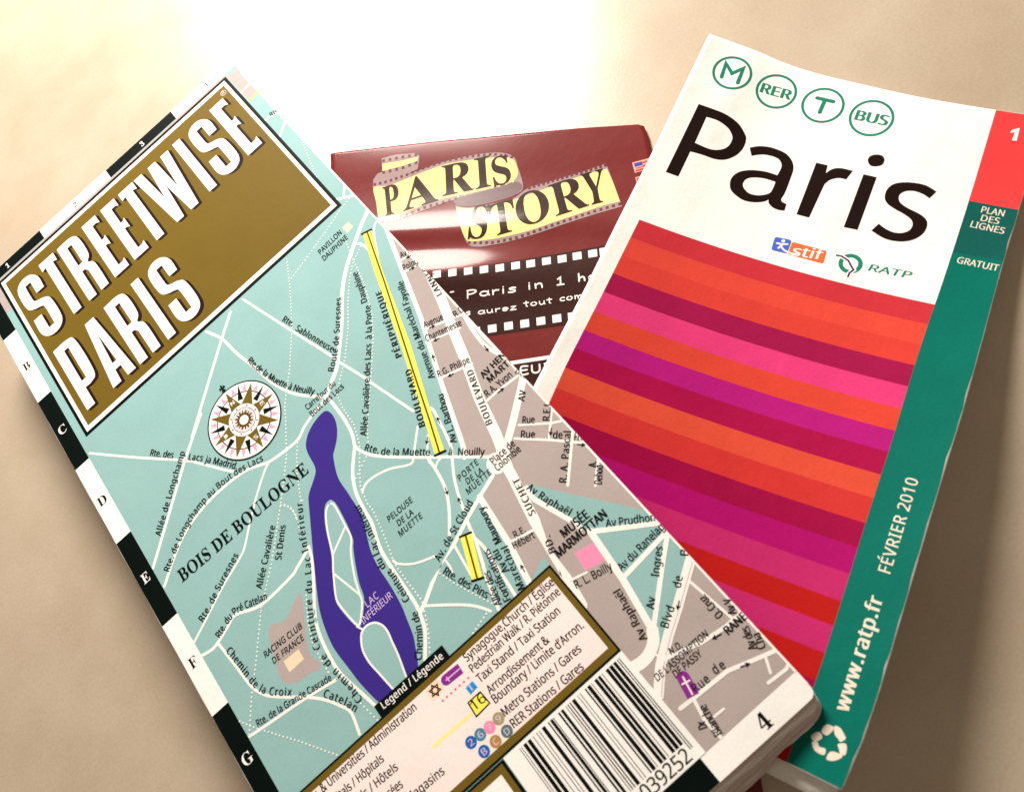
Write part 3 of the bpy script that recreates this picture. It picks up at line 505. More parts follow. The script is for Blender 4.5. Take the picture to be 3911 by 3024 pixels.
# ------------------------------------------------------------------ fonts that ship with Blender
def font(fn):
    try:
        return bpy.data.fonts.load(os.path.join(bpy.utils.system_resource('DATAFILES'), 'fonts', fn))
    except Exception:
        return None
FONT = font('NotoSansHebrew-Regular.woff2')
SERIF = font('NotoSansMath-Regular.woff2')
def serif(s):
    if SERIF is None: return s
    o = ''
    for ch in s:
        if 'A' <= ch <= 'Z': o += chr(0x1D400 + ord(ch) - 65)
        elif '0' <= ch <= '9': o += chr(0x1D7CE + ord(ch) - 48)
        else: o += ch
    return o
_tq = {}
def text_key(s, off, ser): return (serif(s) if ser else s, ser)
def request_text(s, off, ser):
    k = text_key(s, off, ser)
    if k in _tq: return
    c = bpy.data.curves.new('lettering', 'FONT')
    c.body = k[0]; c.resolution_u = 4
    if k[1] and SERIF: c.font = SERIF
    elif FONT: c.font = FONT
    o = bpy.data.objects.new('lettering', c)
    sc.collection.objects.link(o)
    _tq[k] = o
def bake_texts():
    bpy.context.view_layer.update()
    dg = bpy.context.evaluated_depsgraph_get()
    for k, o in list(_tq.items()):
        if isinstance(o, tuple): continue
        ev = o.evaluated_get(dg)
        me = ev.to_mesh()
        vs = [(v.co.x, v.co.y) for v in me.vertices]
        fs = [tuple(p.vertices) for p in me.polygons]
        ev.to_mesh_clear()
        _tq[k] = [vs, fs, None, o]
        o.data.space_character = 2.0
    # the same lines again, widely spaced: the difference gives each glyph's shift per unit of letter-spacing
    bpy.context.view_layer.update()
    dg = bpy.context.evaluated_depsgraph_get()
    for k, r in list(_tq.items()):
        if isinstance(r, tuple): continue
        o = r[3]
        ev = o.evaluated_get(dg)
        me = ev.to_mesh()
        wide = [v.co.x for v in me.vertices]
        if len(wide) != len(r[0]): wide = [v[0] for v in r[0]]
        ev.to_mesh_clear()
        _tq[k] = (r[0], r[1], [a - v[0] for a, v in zip(wide, r[0])])
        cu = o.data
        bpy.data.objects.remove(o); bpy.data.curves.remove(cu)

#        colour   cap  weight serif slant
STYLES = {'road': ('ink', 1.62, .012, 0, 0), 'road2': ('ink', 1.45, .012, 0, 0), 'cap': ('ink', 1.35, .014, 0, .15), 'capi': ('ink', 1.5, .014, 0, .1),
          'cap2': ('ink', 1.5, .018, 0, 0), 'bold': ('ink', 1.55, .034, 0, 0), 'bold2': ('ink', 1.85, .036, 0, .05), 'serif3': ('navy', 3.1, -.004, 1, 0),
          'lake': ('lilac', 1.55, .0, 0, .1), 'leg': ('ink', 1.72, .014, 0, 0), 'legw': ('white', 1.5, .012, 0, 0), 'wsym': ('lilac', 1.5, .02, 0, 0),
          'num16': ('ink', 2.0, .01, 0, 0), 'circ': ('lilac', 1.25, .012, 0, 0), 'edge': ('ink', 2.5, -.004, 1, 0), 'edgew': ('white', 2.5, -.004, 1, 0),
          'num': ('ink', 1.8, 0, 1, 0), 'numw': ('white', 1.8, 0, 1, 0), 'num4': ('ink', 2.9, .01, 1, 0), 'digits': ('ink', 2.6, .012, 0, 0), 'rose': ('white', 1.05, .03, 0, 0),
          'em': ('green', 2.75, .045, 0, 0), 'stif': ('white', 2.6, .02, 0, .15), 'ratp': ('green', 1.75, .03, 0, .22), 'bandt': ('cream', 1.6, .012, 0, 0),
          'bandf': ('cream', 2.15, .008, 0, 0), 'bandw': ('cream', 2.5, .03, 0, 0),
          'story': ('ink', 9.6, .004, 1, 0), 'storyS': ('ink', 8.8, .004, 1, 0), 'story2': ('ink', 9.9, .004, 1, 0)}

COND = {'ratp': 1.5, 'bandt': .98, 'bandf': .95, 'bandw': 1.0, 'em': 1.35, 'stif': 1.4, 'num16': 1.5, 'digits': .95, 'cap2': .95, 'bold': .95, 'bold2': .9}

# ------------------------------------------------------------------ flat shapes
def catmull(pts, closed, corners=(), n=5):
    out = []
    N = len(pts)
    rng = range(N if closed else N - 1)
    for i in rng:
        p1 = Vector(pts[i]); p2 = Vector(pts[(i + 1) % N])
        p0 = Vector(pts[i - 1]) if (closed or i > 0) else p1
        p3 = Vector(pts[(i + 2) % N]) if (closed or i + 2 < N) else p2
        if i in corners: p0 = p1
        if (i + 1) % N in corners: p3 = p2
        if p0 == p1 and p3 == p2:
            out.append(tuple(p1)); continue
        for k in range(n):
            t = k / n
            q = 0.5 * ((2 * p1) + (p2 - p0) * t + (2 * p0 - 5 * p1 + 4 * p2 - p3) * t * t + (3 * p1 - p0 - 3 * p2 + p3) * t ** 3)
            out.append((q.x, q.y))
    if not closed: out.append(tuple(pts[-1]))
    return out
def outline(pts, wd):
    """polyline -> closed outline with mitred joins and half-round ends"""
    P = [Vector(p) for p in pts]
    Q = [P[0]]
    for p in P[1:]:
        if (p - Q[-1]).length > 1e-3: Q.append(p)
    P = Q
    if len(P) < 2: return []
    L, R = [], []
    for i, p in enumerate(P):
        a = (P[i] - P[i - 1]).normalized() if i else (P[1] - P[0]).normalized()
        b = (P[i + 1] - P[i]).normalized() if i < len(P) - 1 else a
        t = (a + b)
        t = t.normalized() if t.length > 1e-4 else a
        n = Vector((-t.y, t.x))
        k = wd / 2 / max(0.45, abs(n.dot(Vector((-a.y, a.x)))))
        L.append(p + n * k); R.append(p - n * k)
    d0 = (P[0] - P[1]).normalized() * wd * .42; d1 = (P[-1] - P[-2]).normalized() * wd * .42
    n1 = Vector((-d1.y, d1.x)) * .5; n0 = Vector((-d0.y, d0.x)) * .5
    ring = L + [P[-1] + d1 + n1, P[-1] + d1 - n1] + R[::-1] + [P[0] + d0 + n0, P[0] + d0 - n0]
    return [(v.x, v.y) for v in ring]
def circle(c, r, n=24, a0=0): return [(c[0] + r * math.cos(a0 + k * 2 * math.pi / n), c[1] + r * math.sin(a0 + k * 2 * math.pi / n)) for k in range(n)]
def rounded(pts, r, n=4):
    out = []
    for i, p in enumerate(pts):
        p = Vector(p); a = (Vector(pts[i - 1]) - p); b = (Vector(pts[(i + 1) % len(pts)]) - p)
        A = p + a.normalized() * min(r, a.length / 2); B = p + b.normalized() * min(r, b.length / 2)
        for k in range(n + 1):
            t = k / n
            q = A * (1 - t) ** 2 + p * 2 * t * (1 - t) + B * t * t
            out.append((q.x, q.y))
    return out
def along(pts, step=None, n=None):
    P = [Vector(p) for p in pts]
    seg = [(P[i + 1] - P[i]).length for i in range(len(P) - 1)]
    tot = sum(seg)
    n = n or max(2, int(tot / step) + 1)
    res = []
    for k in range(n):
        s = tot * k / (n - 1)
        i = 0
        while i < len(seg) - 1 and s > seg[i]: s -= seg[i]; i += 1
        d = (P[i + 1] - P[i]).normalized()
        res.append((P[i] + d * s, d))
    return res

# rounded brush alphabet for the leaflet's slogan (strokes in a box 1 high at cap height)
def arc(cx, cy, rx, ry, a, b, n=9): return [(cx + rx * math.cos(math.radians(a + (b - a) * k / n)), cy + ry * math.sin(math.radians(a + (b - a) * k / n))) for k in range(n + 1)]
BRUSH = {'P': (.72, [[(.1, -.05), (.12, .98)], [(.08, .95), (.4, .98), (.62, .85), (.62, .66), (.42, .5), (.14, .44)]]),
         'a': (.62, [arc(.3, .3, .25, .29, 20, 350), [(.56, .6), (.54, .25), (.62, .02)]]),
         'r': (.5, [[(.1, .6), (.12, .0)], [(.12, .36), (.26, .56), (.46, .54)]]),
         'i': (.26, [[(.12, .6), (.12, .0)], [(.12, .84), (.13, .86)]]),
         's': (.56, [[(.5, .54), (.34, .62), (.14, .52), (.2, .36), (.42, .28), (.46, .1), (.28, -.01), (.06, .05)]]),
         'n': (.6, [[(.1, .62), (.12, .0)], [(.12, .36), (.28, .58), (.46, .5), (.5, .0)]]),
         '1': (.5, [[(.1, .76), (.28, .98), (.28, .02)], [(.06, .0), (.5, .0)]]),
         'h': (.6, [[(.1, 1.05), (.12, .0)], [(.12, .34), (.3, .56), (.46, .46), (.5, .0)]]),
         'o': (.62, [arc(.3, .3, .25, .3, 90, 450, 14)]),
         'e': (.6, [[(.08, .3), (.5, .34)] + arc(.3, .3, .23, .29, 20, 310)]),
         'u': (.6, [[(.08, .6), (.1, .2), (.24, .0), (.42, .08), (.5, .3)], [(.5, .6), (.5, .2), (.56, .0)]]),
         'z': (.56, [[(.08, .58), (.46, .6), (.06, .02), (.52, .02)]]),
         't': (.5, [[(.24, .95), (.25, .1), (.36, .0)], [(.02, .66), (.46, .68)]]),
         'c': (.54, [arc(.32, .3, .25, .3, 50, 310)]),
         'm': (.9, [[(.08, .6), (.1, .0)], [(.1, .38), (.24, .58), (.36, .48), (.4, .0)], [(.4, .38), (.56, .58), (.72, .48), (.78, .0)]]),
         '-': (.4, [[(.05, .34), (.32, .34)]]),
         'E': (.64, [[(.56, .96), (.1, .96), (.1, .02), (.56, .02)], [(.1, .5), (.5, .52)]]),
         'U': (.74, [[(.08, .98), (.08, .3), (.22, .02), (.46, .02), (.6, .3), (.6, .98)]]),
         'R': (.72, [[(.1, -.02), (.12, .98)], [(.08, .95), (.4, .98), (.58, .82), (.4, .56), (.14, .5)], [(.3, .5), (.62, .0)]])}

STEP = 0.0006                   # each printed shape lies this many mm above the one before it
class Print:
    """printed shapes of one part: filled flat in sheet millimetres, then laid on the sheet's surface"""
    def __init__(self, mats, z=0.05):
        self.down = mats is not MC          # booklet and leaflet sheets count v downwards
        self.step = STEP if mats is MC else .005 if mats is BC else .004
        self.mats = mats; self.cols = []; self.v = []; self.f = []; self.m = []; self.z = z
    def slot(self, c):
        if c not in self.cols: self.cols.append(c)
        return self.cols.index(c)
    def tri(self, pts2, faces, col):
        n = len(self.v); s = self.slot(col)
        self.v += [(p[0], p[1], self.z) for p in pts2]
        for f in faces:
            a = sum(pts2[f[i - 1]][0] * pts2[f[i]][1] - pts2[f[i]][0] * pts2[f[i - 1]][1] for i in range(len(f)))
            if abs(a) < 1e-7: continue
            if a < 0: f = f[::-1]
            self.f.append(tuple(i + n for i in f)); self.m.append(s)
    def fill(self, rings, col, up=True):
        rings = [r for r in rings if len(r) > 2]
        if not rings: return
        pts = [p for r in rings for p in r]
        t = tessellate_polygon([[Vector((p[0], p[1], 0)) for p in r] for r in rings])
        self.tri(pts, [tuple(x) for x in t], col)
        if up: self.z += self.step
    def rect(self, x0, y0, x1, y1, col): self.fill([[(x0, y0), (x1, y0), (x1, y1), (x0, y1)]], col)
    def strokes(self, pts, wd, col, up=True):
        self.fill([outline(pts, wd)], col, up)
    def text(self, s, style, path, col=None, up=False):
        c, cap, off, ser, slant = STYLES[style]
        vs, fs, sh_ = _tq[text_key(s, off, ser)]
        if not vs: return
        H = max(v[1] for v in _tq[text_key('H', off, ser)][0])
        x0 = min(v[0] for v in vs); x1 = max(v[0] for v in vs)
        m = -1 if self.down else 1
        path = [(p[0], p[1] * m) for p in path]
        P = [Vector(p) for p in (catmull(path, False, n=6) if len(path) > 2 else path)]
        seg = [(P[i + 1] - P[i]).length for i in range(len(P) - 1)]
        tot = sum(seg)
        cum = [0]
        for q in seg: cum.append(cum[-1] + q)
        def at(s):
            i = 0
            while i < len(seg) - 1 and s > cum[i + 1]: i += 1
            d = (P[i + 1] - P[i]).normalized()
            # blend the direction between neighbouring pieces so letters do not break
            u = (s - cum[i]) / max(seg[i], 1e-6)
            if u > .5 and i + 1 < len(seg): d = d.lerp((P[i + 2] - P[i + 1]).normalized(), (u - .5)).normalized()
            elif u < .5 and i > 0: d = d.lerp((P[i] - P[i - 1]).normalized(), (.5 - u)).normalized()
            return P[i] + (P[i + 1] - P[i]).normalized() * (s - cum[i]), d
        k = cap / H
        if not ser and len(s) > 1:
            nat = (x1 - x0) * k * COND.get(style, .84)
            iw = max(range(len(vs)), key=lambda i: vs[i][0]); gain = sh_[iw]
            if tot > nat * 1.02 and gain > 1e-4:        # spaced out rather than stretched
                q = (tot / nat - 1) * (x1 - x0) / gain
                vs = [(v[0] + q * d_, v[1]) for v, d_ in zip(vs, sh_)]
                x0 = min(v[0] for v in vs); x1 = max(v[0] for v in vs)
        z0 = self.z
        hv = max(0.0, off) * H * k * 1.6            # heavier faces: the glyph is struck twice, side by side
        for sh in ((0,) if hv < .004 else (-hv, hv)):
            out = []
            for x, y in vs:
                sx = (x - x0) / (x1 - x0) * tot + slant * y * k + sh
                p, d = at(sx)
                q = p + Vector((-d.y, d.x)) * (y * k)
                out.append((q.x, q.y * m))
            self.tri(out, fs, col or c)
            self.z += self.step * .5
        self.z = z0
        if up: self.z += self.step
    def brush(self, s, h, path, col='white', wd=.20):
        tot = sum(BRUSH[ch][0] + .12 for ch in s) - .12
        a = Vector(path[0]); b = Vector(path[1]); d = (b - a); L = d.length; d.normalize(); n = Vector((-d.y, d.x))
        if a.y > 0 and n.y > 0: n = -n
        kx = L / tot; x = 0
        for ch in s:
            adv, st = BRUSH[ch]
            for q in st:
                q2 = catmull(q, False, n=3) if len(q) > 3 else q
                self.strokes([tuple(a + d * ((x + p[0]) * kx) + n * (p[1] * h / 0.62 * .62)) for p in q2], wd * h, col)
            x += adv + .12
    def draw(self, items):
        for it in items:
            k = it[0]
            if k == 'p': self.fill([it[2]], it[1])
            elif k == 'sp': self.fill([catmull(it[2], True, n=4)], it[1])
            elif k == 'sp2': self.fill([catmull(it[2], True, it[4], 5)] + ([catmull(it[3], True, it[5], 5)] if it[3] else []), it[1])
            elif k == 'rp': self.fill([rounded(it[2], it[3])], it[1])
            elif k == 's': self.strokes(catmull(it[3], False, n=5) if len(it[3]) > 2 else it[3], it[2], it[1])
            elif k == 'l': self.strokes(it[3], it[2], it[1])
            elif k == 'd':
                for p, d in along(it[4], step=it[3]): self.fill([circle(p, it[2] / 2, 8)], it[1], False)
                self.z += self.step
            elif k == 'dn':
                for p, d in along(it[4], n=it[3]):
                    n = Vector((-d.y, d.x)) * it[2] * .55; d = d * it[2] * .5
                    self.fill([[tuple(p - d - n), tuple(p + d - n), tuple(p + d + n), tuple(p - d + n)]], it[1], False)
                self.z += self.step
            elif k == 'c': self.fill([circle(it[3][0], it[2], 24)], it[1])
            elif k in ('cap', 'cap2'):
                a, b = Vector(it[3][0]), Vector(it[3][1]); r = it[2] / 2; d = (b - a).normalized(); n = Vector((-d.y, d.x))
                th = math.atan2(d.y, d.x)
                ring = [(a.x + r * math.cos(th + math.pi / 2 + t * math.pi / 10), a.y + r * math.sin(th + math.pi / 2 + t * math.pi / 10)) for t in range(11)]
                ring += [tuple(b - n * r + d * r * .6), tuple(b + n * r + d * r * .6)]
                self.fill([ring], it[1])
            elif k == 't': self.text(it[2], it[1], it[3])
            elif k == 'k': self.brush(it[2], it[1], it[3])
    def build(self, name, parent, place, grid=None, clip=None):
        me = bpy.data.meshes.new(name)
        bm = bmesh.new()
        V = [bm.verts.new(p) for p in self.v]
        for f, s in zip(self.f, self.m):
            try: fc = bm.faces.new([V[i] for i in f])
            except ValueError: continue
            fc.material_index = s
        if grid:
            xs = [v[0] for v in self.v]; ys = [v[1] for v in self.v]
            for ax, lo, hi in ((0, min(xs), max(xs)), (1, min(ys), max(ys))):
                g = math.ceil(lo / grid) * grid
                while g < hi:
                    co = (g, 0, 0) if ax == 0 else (0, g, 0)
                    bmesh.ops.bisect_plane(bm, geom=bm.verts[:] + bm.edges[:] + bm.faces[:], dist=1e-5, plane_co=co, plane_no=(1, 0, 0) if ax == 0 else (0, 1, 0))
                    g += grid
        if clip:
            for co, no in (((clip[0], 0, 0), (-1, 0, 0)), ((clip[2], 0, 0), (1, 0, 0)), ((0, clip[1], 0), (0, -1, 0)), ((0, clip[3], 0), (0, 1, 0))):
                bmesh.ops.bisect_plane(bm, geom=bm.verts[:] + bm.edges[:] + bm.faces[:], dist=1e-5, plane_co=co, plane_no=no, clear_outer=True)
        for v in bm.verts:
            v.co = Vector(place(v.co.x, v.co.y, v.co.z)) * MM
        bm.normal_update()
        flip = [f for f in bm.faces if f.normal.z < 0]
        if flip: bmesh.ops.reverse_faces(bm, faces=flip)
        bm.to_mesh(me); bm.free()
        for c in self.cols: me.materials.append(self.mats[c])
        o = bpy.data.objects.new(name, me)
        sc.collection.objects.link(o)
        o.parent = parent
        if parent and parent.type == 'EMPTY' or parent: o.matrix_parent_inverse = parent.matrix_world.inverted()
        return o

def sheet(name, parent, fx, mat, nu, nv, thick, edge=None):
    """a sheet of paper: fx(s, t) -> mm point for s, t in 0..1; a top, a bottom and side walls"""
    me = bpy.data.meshes.new(name)
    bm = bmesh.new()
    top = [[bm.verts.new(Vector(fx(i / nu, j / nv)) * MM) for i in range(nu + 1)] for j in range(nv + 1)]
    bot = [[bm.verts.new(Vector(fx(i / nu, j / nv)) * MM - Vector((0, 0, thick * MM))) for i in range(nu + 1)] for j in range(nv + 1)]
    for j in range(nv):
        for i in range(nu):
            bm.faces.new((top[j][i], top[j][i + 1], top[j + 1][i + 1], top[j + 1][i])).smooth = True
            bm.faces.new((bot[j][i], bot[j + 1][i], bot[j + 1][i + 1], bot[j][i + 1])).smooth = True
    rim = [(0, i) for i in range(nu)] + [(j, nu) for j in range(nv)] + [(nv, nu - i) for i in range(nu)] + [(nv - j, 0) for j in range(nv)]
    for a in range(len(rim)):
        (j0, i0), (j1, i1) = rim[a], rim[(a + 1) % len(rim)]
        f = bm.faces.new((top[j0][i0], bot[j0][i0], bot[j1][i1], top[j1][i1]))
        f.material_index = 1 if edge else 0
    bmesh.ops.recalc_face_normals(bm, faces=bm.faces[:])
    bm.to_mesh(me); bm.free()
    me.materials.append(mat)
    if edge: me.materials.append(edge)
    o = bpy.data.objects.new(name, me)
    sc.collection.objects.link(o)
    o.parent = parent
    if parent: o.matrix_parent_inverse = parent.matrix_world.inverted()
    return o

def thing(name, label, cat, loc):
    o = bpy.data.objects.new(name, None)
    sc.collection.objects.link(o)
    o.empty_display_size = 0.01
    o.location = Vector(loc) * MM
    o['label'] = label; o['category'] = cat
    bpy.context.view_layer.update()
    return o

# ------------------------------------------------------------------ all lettering is filled once
for off, ser in {(v[2], v[3]) for v in STYLES.values()}: request_text('H', off, ser)
for lst in (MAP_ROADS, MAP_LABELS, MAP_LAKE, LEGEND_TEXT, LEGEND_SYMBOLS, BOOKLET_PRINT['stif'], BOOKLET_PRINT['ratp'], BOOKLET_PRINT['band'], LEAFLET_PRINT['letters'],
            [p for e in BOOKLET_PRINT['emblems'] for p in e['pr']]):
    for it in lst:
        if it[0] == 't': request_text(it[2], STYLES[it[1]][2], STYLES[it[1]][3])
EXTRA = [('B', 'edge'), ('C', 'edgew'), ('D', 'edge'), ('E', 'edgew'), ('F', 'edge'), ('G', 'edgew'), ('H', 'edge'), ('1', 'numw'), ('2', 'num'), ('3', 'numw'), ('4', 'num'), ('4', 'num4'),
         ('039252', 'digits'), ('N', 'rose'), ('E', 'rose'), ('S', 'rose'), ('W', 'rose'), ('R', 'circ')]
for s, st in EXTRA: request_text(s, STYLES[st][2], STYLES[st][3])
bake_texts()

# ------------------------------------------------------------------ table top (setting)
def tabletop():
    me = bpy.data.meshes.new('tabletop')
    bm = bmesh.new()
    bmesh.ops.create_cube(bm, size=1.0)
    for v in bm.verts: v.co = Vector((v.co.x * 1.5, v.co.y * 1.1, v.co.z * 0.03 - 0.015))
    bmesh.ops.bevel(bm, geom=bm.edges[:], offset=0.004, segments=3, affect='EDGES')
    bm.to_mesh(me); bm.free()
    m = bpy.data.materials.new('beige_laminate'); m.use_nodes = True
    nt = m.node_tree; b = nt.nodes['Principled BSDF']
    b.inputs['Roughness'].default_value = TABLE_ROUGH
    b.inputs['Specular IOR Level'].default_value = TABLE_SPEC
    tc = nt.nodes.new('ShaderNodeTexCoord')
    n1 = nt.nodes.new('ShaderNodeTexNoise'); n1.inputs['Scale'].default_value = 26; n1.inputs['Detail'].default_value = 5; n1.inputs['Roughness'].default_value = .6
    n2 = nt.nodes.new('ShaderNodeTexNoise'); n2.inputs['Scale'].default_value = 1400; n2.inputs['Detail'].default_value = 3
    for n in (n1, n2): nt.links.new(tc.outputs['Object'], n.inputs['Vector'])
    r1 = nt.nodes.new('ShaderNodeValToRGB')
    r1.color_ramp.elements[0].position = .36; r1.color_ramp.elements[0].color = srgb(*TABLE_A)
    r1.color_ramp.elements[1].position = .66; r1.color_ramp.elements[1].color = srgb(*TABLE_B)
    nt.links.new(n1.outputs['Fac'], r1.inputs[0])
    mr = nt.nodes.new('ShaderNodeMapRange'); mr.inputs['To Min'].default_value = .94; mr.inputs['To Max'].default_value = 1.06
    mr.inputs['From Min'].default_value = .3; mr.inputs['From Max'].default_value = .7
    nt.links.new(n2.outputs['Fac'], mr.inputs['Value'])
    mx = nt.nodes.new('ShaderNodeMix'); mx.data_type = 'RGBA'; mx.blend_type = 'MULTIPLY'; mx.inputs[0].default_value = 1
    nt.links.new(r1.outputs[0], mx.inputs[6]); nt.links.new(mr.outputs[0], mx.inputs[7]); nt.links.new(mx.outputs[2], b.inputs['Base Color'])
    bp = nt.nodes.new('ShaderNodeBump'); bp.inputs['Strength'].default_value = .03; bp.inputs['Distance'].default_value = .0005
    ad = nt.nodes.new('ShaderNodeMath'); ad.operation = 'ADD'
    n3 = nt.nodes.new('ShaderNodeTexNoise'); n3.inputs['Scale'].default_value = 240; n3.inputs['Detail'].default_value = 4
    nt.links.new(tc.outputs['Object'], n3.inputs['Vector'])
    nt.links.new(n3.outputs['Fac'], ad.inputs[0]); nt.links.new(n2.outputs['Fac'], ad.inputs[1])
    nt.links.new(ad.outputs[0], bp.inputs['Height']); nt.links.new(bp.outputs[0], b.inputs['Normal'])
    me.materials.append(m)
    o = bpy.data.objects.new('tabletop', me); sc.collection.objects.link(o)
    o['kind'] = 'structure'; o['label'] = 'satin beige laminate table top'
    o.location = (0, -0.10, 0)
    return o
TABLE_ROUGH, TABLE_SPEC = 0.29, 1.0
TABLE_A, TABLE_B = (172, 155, 135), (184, 169, 150)
tabletop()

# ================================================================== the folded street map
ZM = 20.0
LEAVES = 9
def map_z(x, y):
    z = ZM
    return z
def on_map(x, y, off=0.0): return (x, y, map_z(x, y) + off)
def corner_rect(s, t, x0, x1, y0, y1, r):
    x = x0 + (x1 - x0) * s; y = y0 + (y1 - y0) * t
    # round off the corners by pulling the rim in
    for cx, cy, sx, sy in ((x0 + r, y0 + r, -1, -1), (x1 - r, y0 + r, 1, -1), (x0 + r, y1 - r, -1, 1), (x1 - r, y1 - r, 1, 1)):
        dx = (x - cx) * sx; dy = (y - cy) * sy
        if dx > 0 and dy > 0:
            m = max(dx, dy); l = math.hypot(dx, dy)
            x = cx + sx * dx * m / l; y = cy + sy * dy * m / l
    return x, y
fm = thing('folded_map', 'folded street map with gold title panel, blue lake and barcode, on top of the pile', 'map', (-49, -106, 0))
def cov(s, t):
    x, y = corner_rect(s, t, -98.5, 0.0, -216.9, 4.9, 1.5)
    if s == 0: x -= .10 + .10 * math.sin(y * .31) + .06 * math.sin(y * 1.3)
    return on_map(x, y)
cover = sheet('cover_sheet', fm, cov, MC['white'], 40, 90, .35, MC['white'])
rnd = random.Random(4)
for k in range(LEAVES):
    f = (k + 1) / LEAVES
    ox, oy, oy1 = rnd.uniform(-.3, .2), -.42 * (k + 1) + rnd.uniform(-.28, .28), rnd.uniform(-.9, -.2)
    fan = (2.7, 4.4, 5.2, 2.0, 3.0, 1.0, 2.0, 1.0, 1.0)[k]
    def leaf_z(x, y, f=f, k=k):
        zl = ZM - .5 - (ZM - 1.9) * f ** 1.25          # sprung open towards the left edge
        zr = ZM - .45 - .34 * (k + 1)
        u = min(1, max(0, (x + 98.5) / 98.5))
        return zl + (zr - zl) * u ** .8
    def leaf(s, t, leaf_z=leaf_z, k=k, ox=ox, oy=oy, oy1=oy1, fan=fan):
        s = .5 - .5 * math.cos(math.pi * s); t = .5 - .5 * math.cos(math.pi * t)
        x, y = corner_rect(s, t, -98.4 + ox, -.2 + ox * .8 - .06 * k, -216.9 + oy, 4.2 + oy1, 1.6 + .25 * k)
        if t < .01: y += .10 * math.sin(x * .5 + k * 2) + .07 * math.sin(x * 1.7 + k)
        if y < -110: x -= fan * ((-110 - y) / 106) ** 1.3 * (1 - s) + .12 * math.sin(y * 1.7 + k) * (s < .1)
        return (x, y, leaf_z(x, y))
    lf_ = sheet('folded_leaf', fm, leaf, MC['white'] if k % 2 else MC['trade'], 48, 110, .2, MC['worn_shaded_edge'] if k % 3 else MC['trade'])
    lm = Print(MC, .02)
    if k in (3, 5, 8): lm.rect(-62, -216.2 + oy, -17 - 4 * k, -210, 'navy')
    else: lm.rect(-30, -214 + oy, -2, -209, 'city')
    lm.build('leaf_print', lf_, lambda x, y, o, leaf_z=leaf_z: (x, y, leaf_z(x, y) + o), 4.0)
# black ink on the margins of the leaves, seen under the lower edge

pr = Print(MC, .012)
pr.rect(-93.9, -211.8, -.02, 1.2, 'park')
pr.draw(MAP_AREAS)
pr.draw(MAP_ROADS)
pr.draw(MAP_HIGHWAY)
pr.z += .003
pr.draw(MAP_LABELS)
mapprint = pr.build('map_print', cover, on_map, 5.0, (-93.9, -211.8, -.03, 1.2))
zt = pr.z + .004
lk = Print(MC, .03 + STEP * (len(MAP_AREAS) + 2))
LKZ = .03 + STEP * 12
lk.z = .012 + STEP * 12.3
lk.draw(MAP_LAKE[:2]); lk.draw(MAP_LAKE[2:])
lk.build('lake', fm, on_map)

# margin with grid letters and numbers
mg = Print(MC, .02)
ys = [4.9, -18, -43.2, -68.2, -92.9, -117.9, -142.3, -167.2, -192, -216.4]
for i in range(9): mg.rect(-98.5, ys[i + 1], -93.9, ys[i], 'navy' if i % 2 == 0 else 'white')
xs = [-93.9, -73.4, -47.8, -22.6, -.05]
for i in range(4): mg.rect(xs[i], 1.2, xs[i + 1], 4.85, 'navy' if i % 2 == 0 else 'white')
xb = [-93.9, -73.4, -52.6, -23.4, -.1]
for i in range(3): mg.rect(xb[i], -216.8, xb[i + 1], -211.8, 'white' if i % 2 else 'navy')
mg.fill([[(-23.4, -216.8)] + [(-1.7 + 1.6 * math.sin(a * math.pi / 16), -215.2 - 1.6 * math.cos(a * math.pi / 16)) for a in range(9)] + [(-.1, -211.8), (-23.4, -211.8)]], 'white')
mg.z += .002
for s, st, y in (('B', 'edge', -30.8), ('C', 'edgew', -55.5), ('D', 'edge', -80.6), ('E', 'edgew', -105.3), ('F', 'edge', -129.7), ('G', 'edgew', -154.5), ('H', 'edge', -179.6)):
    hw = {'C': 1.15, 'D': 1.25, 'G': 1.25, 'H': 1.25}.get(s, 1.0)
    mg.text(s, st, [(-96.3 - hw, y - 1.25), (-96.3 + hw, y - 1.25)])
for s, st, x, y in (('4', 'num', -9.9, 3.2), ('3', 'numw', -34.8, 2.9), ('2', 'num', -60.6, 2.8), ('1', 'numw', -86.7, 3.0)):
    mg.text(s, st, [(x - .55, y - .9), (x + .55, y - .9)])
mg.text('4', 'num4', [(-11.6, -215.8), (-9.4, -215.8)])
mg.build('grid_margin', fm, on_map, 4.0)

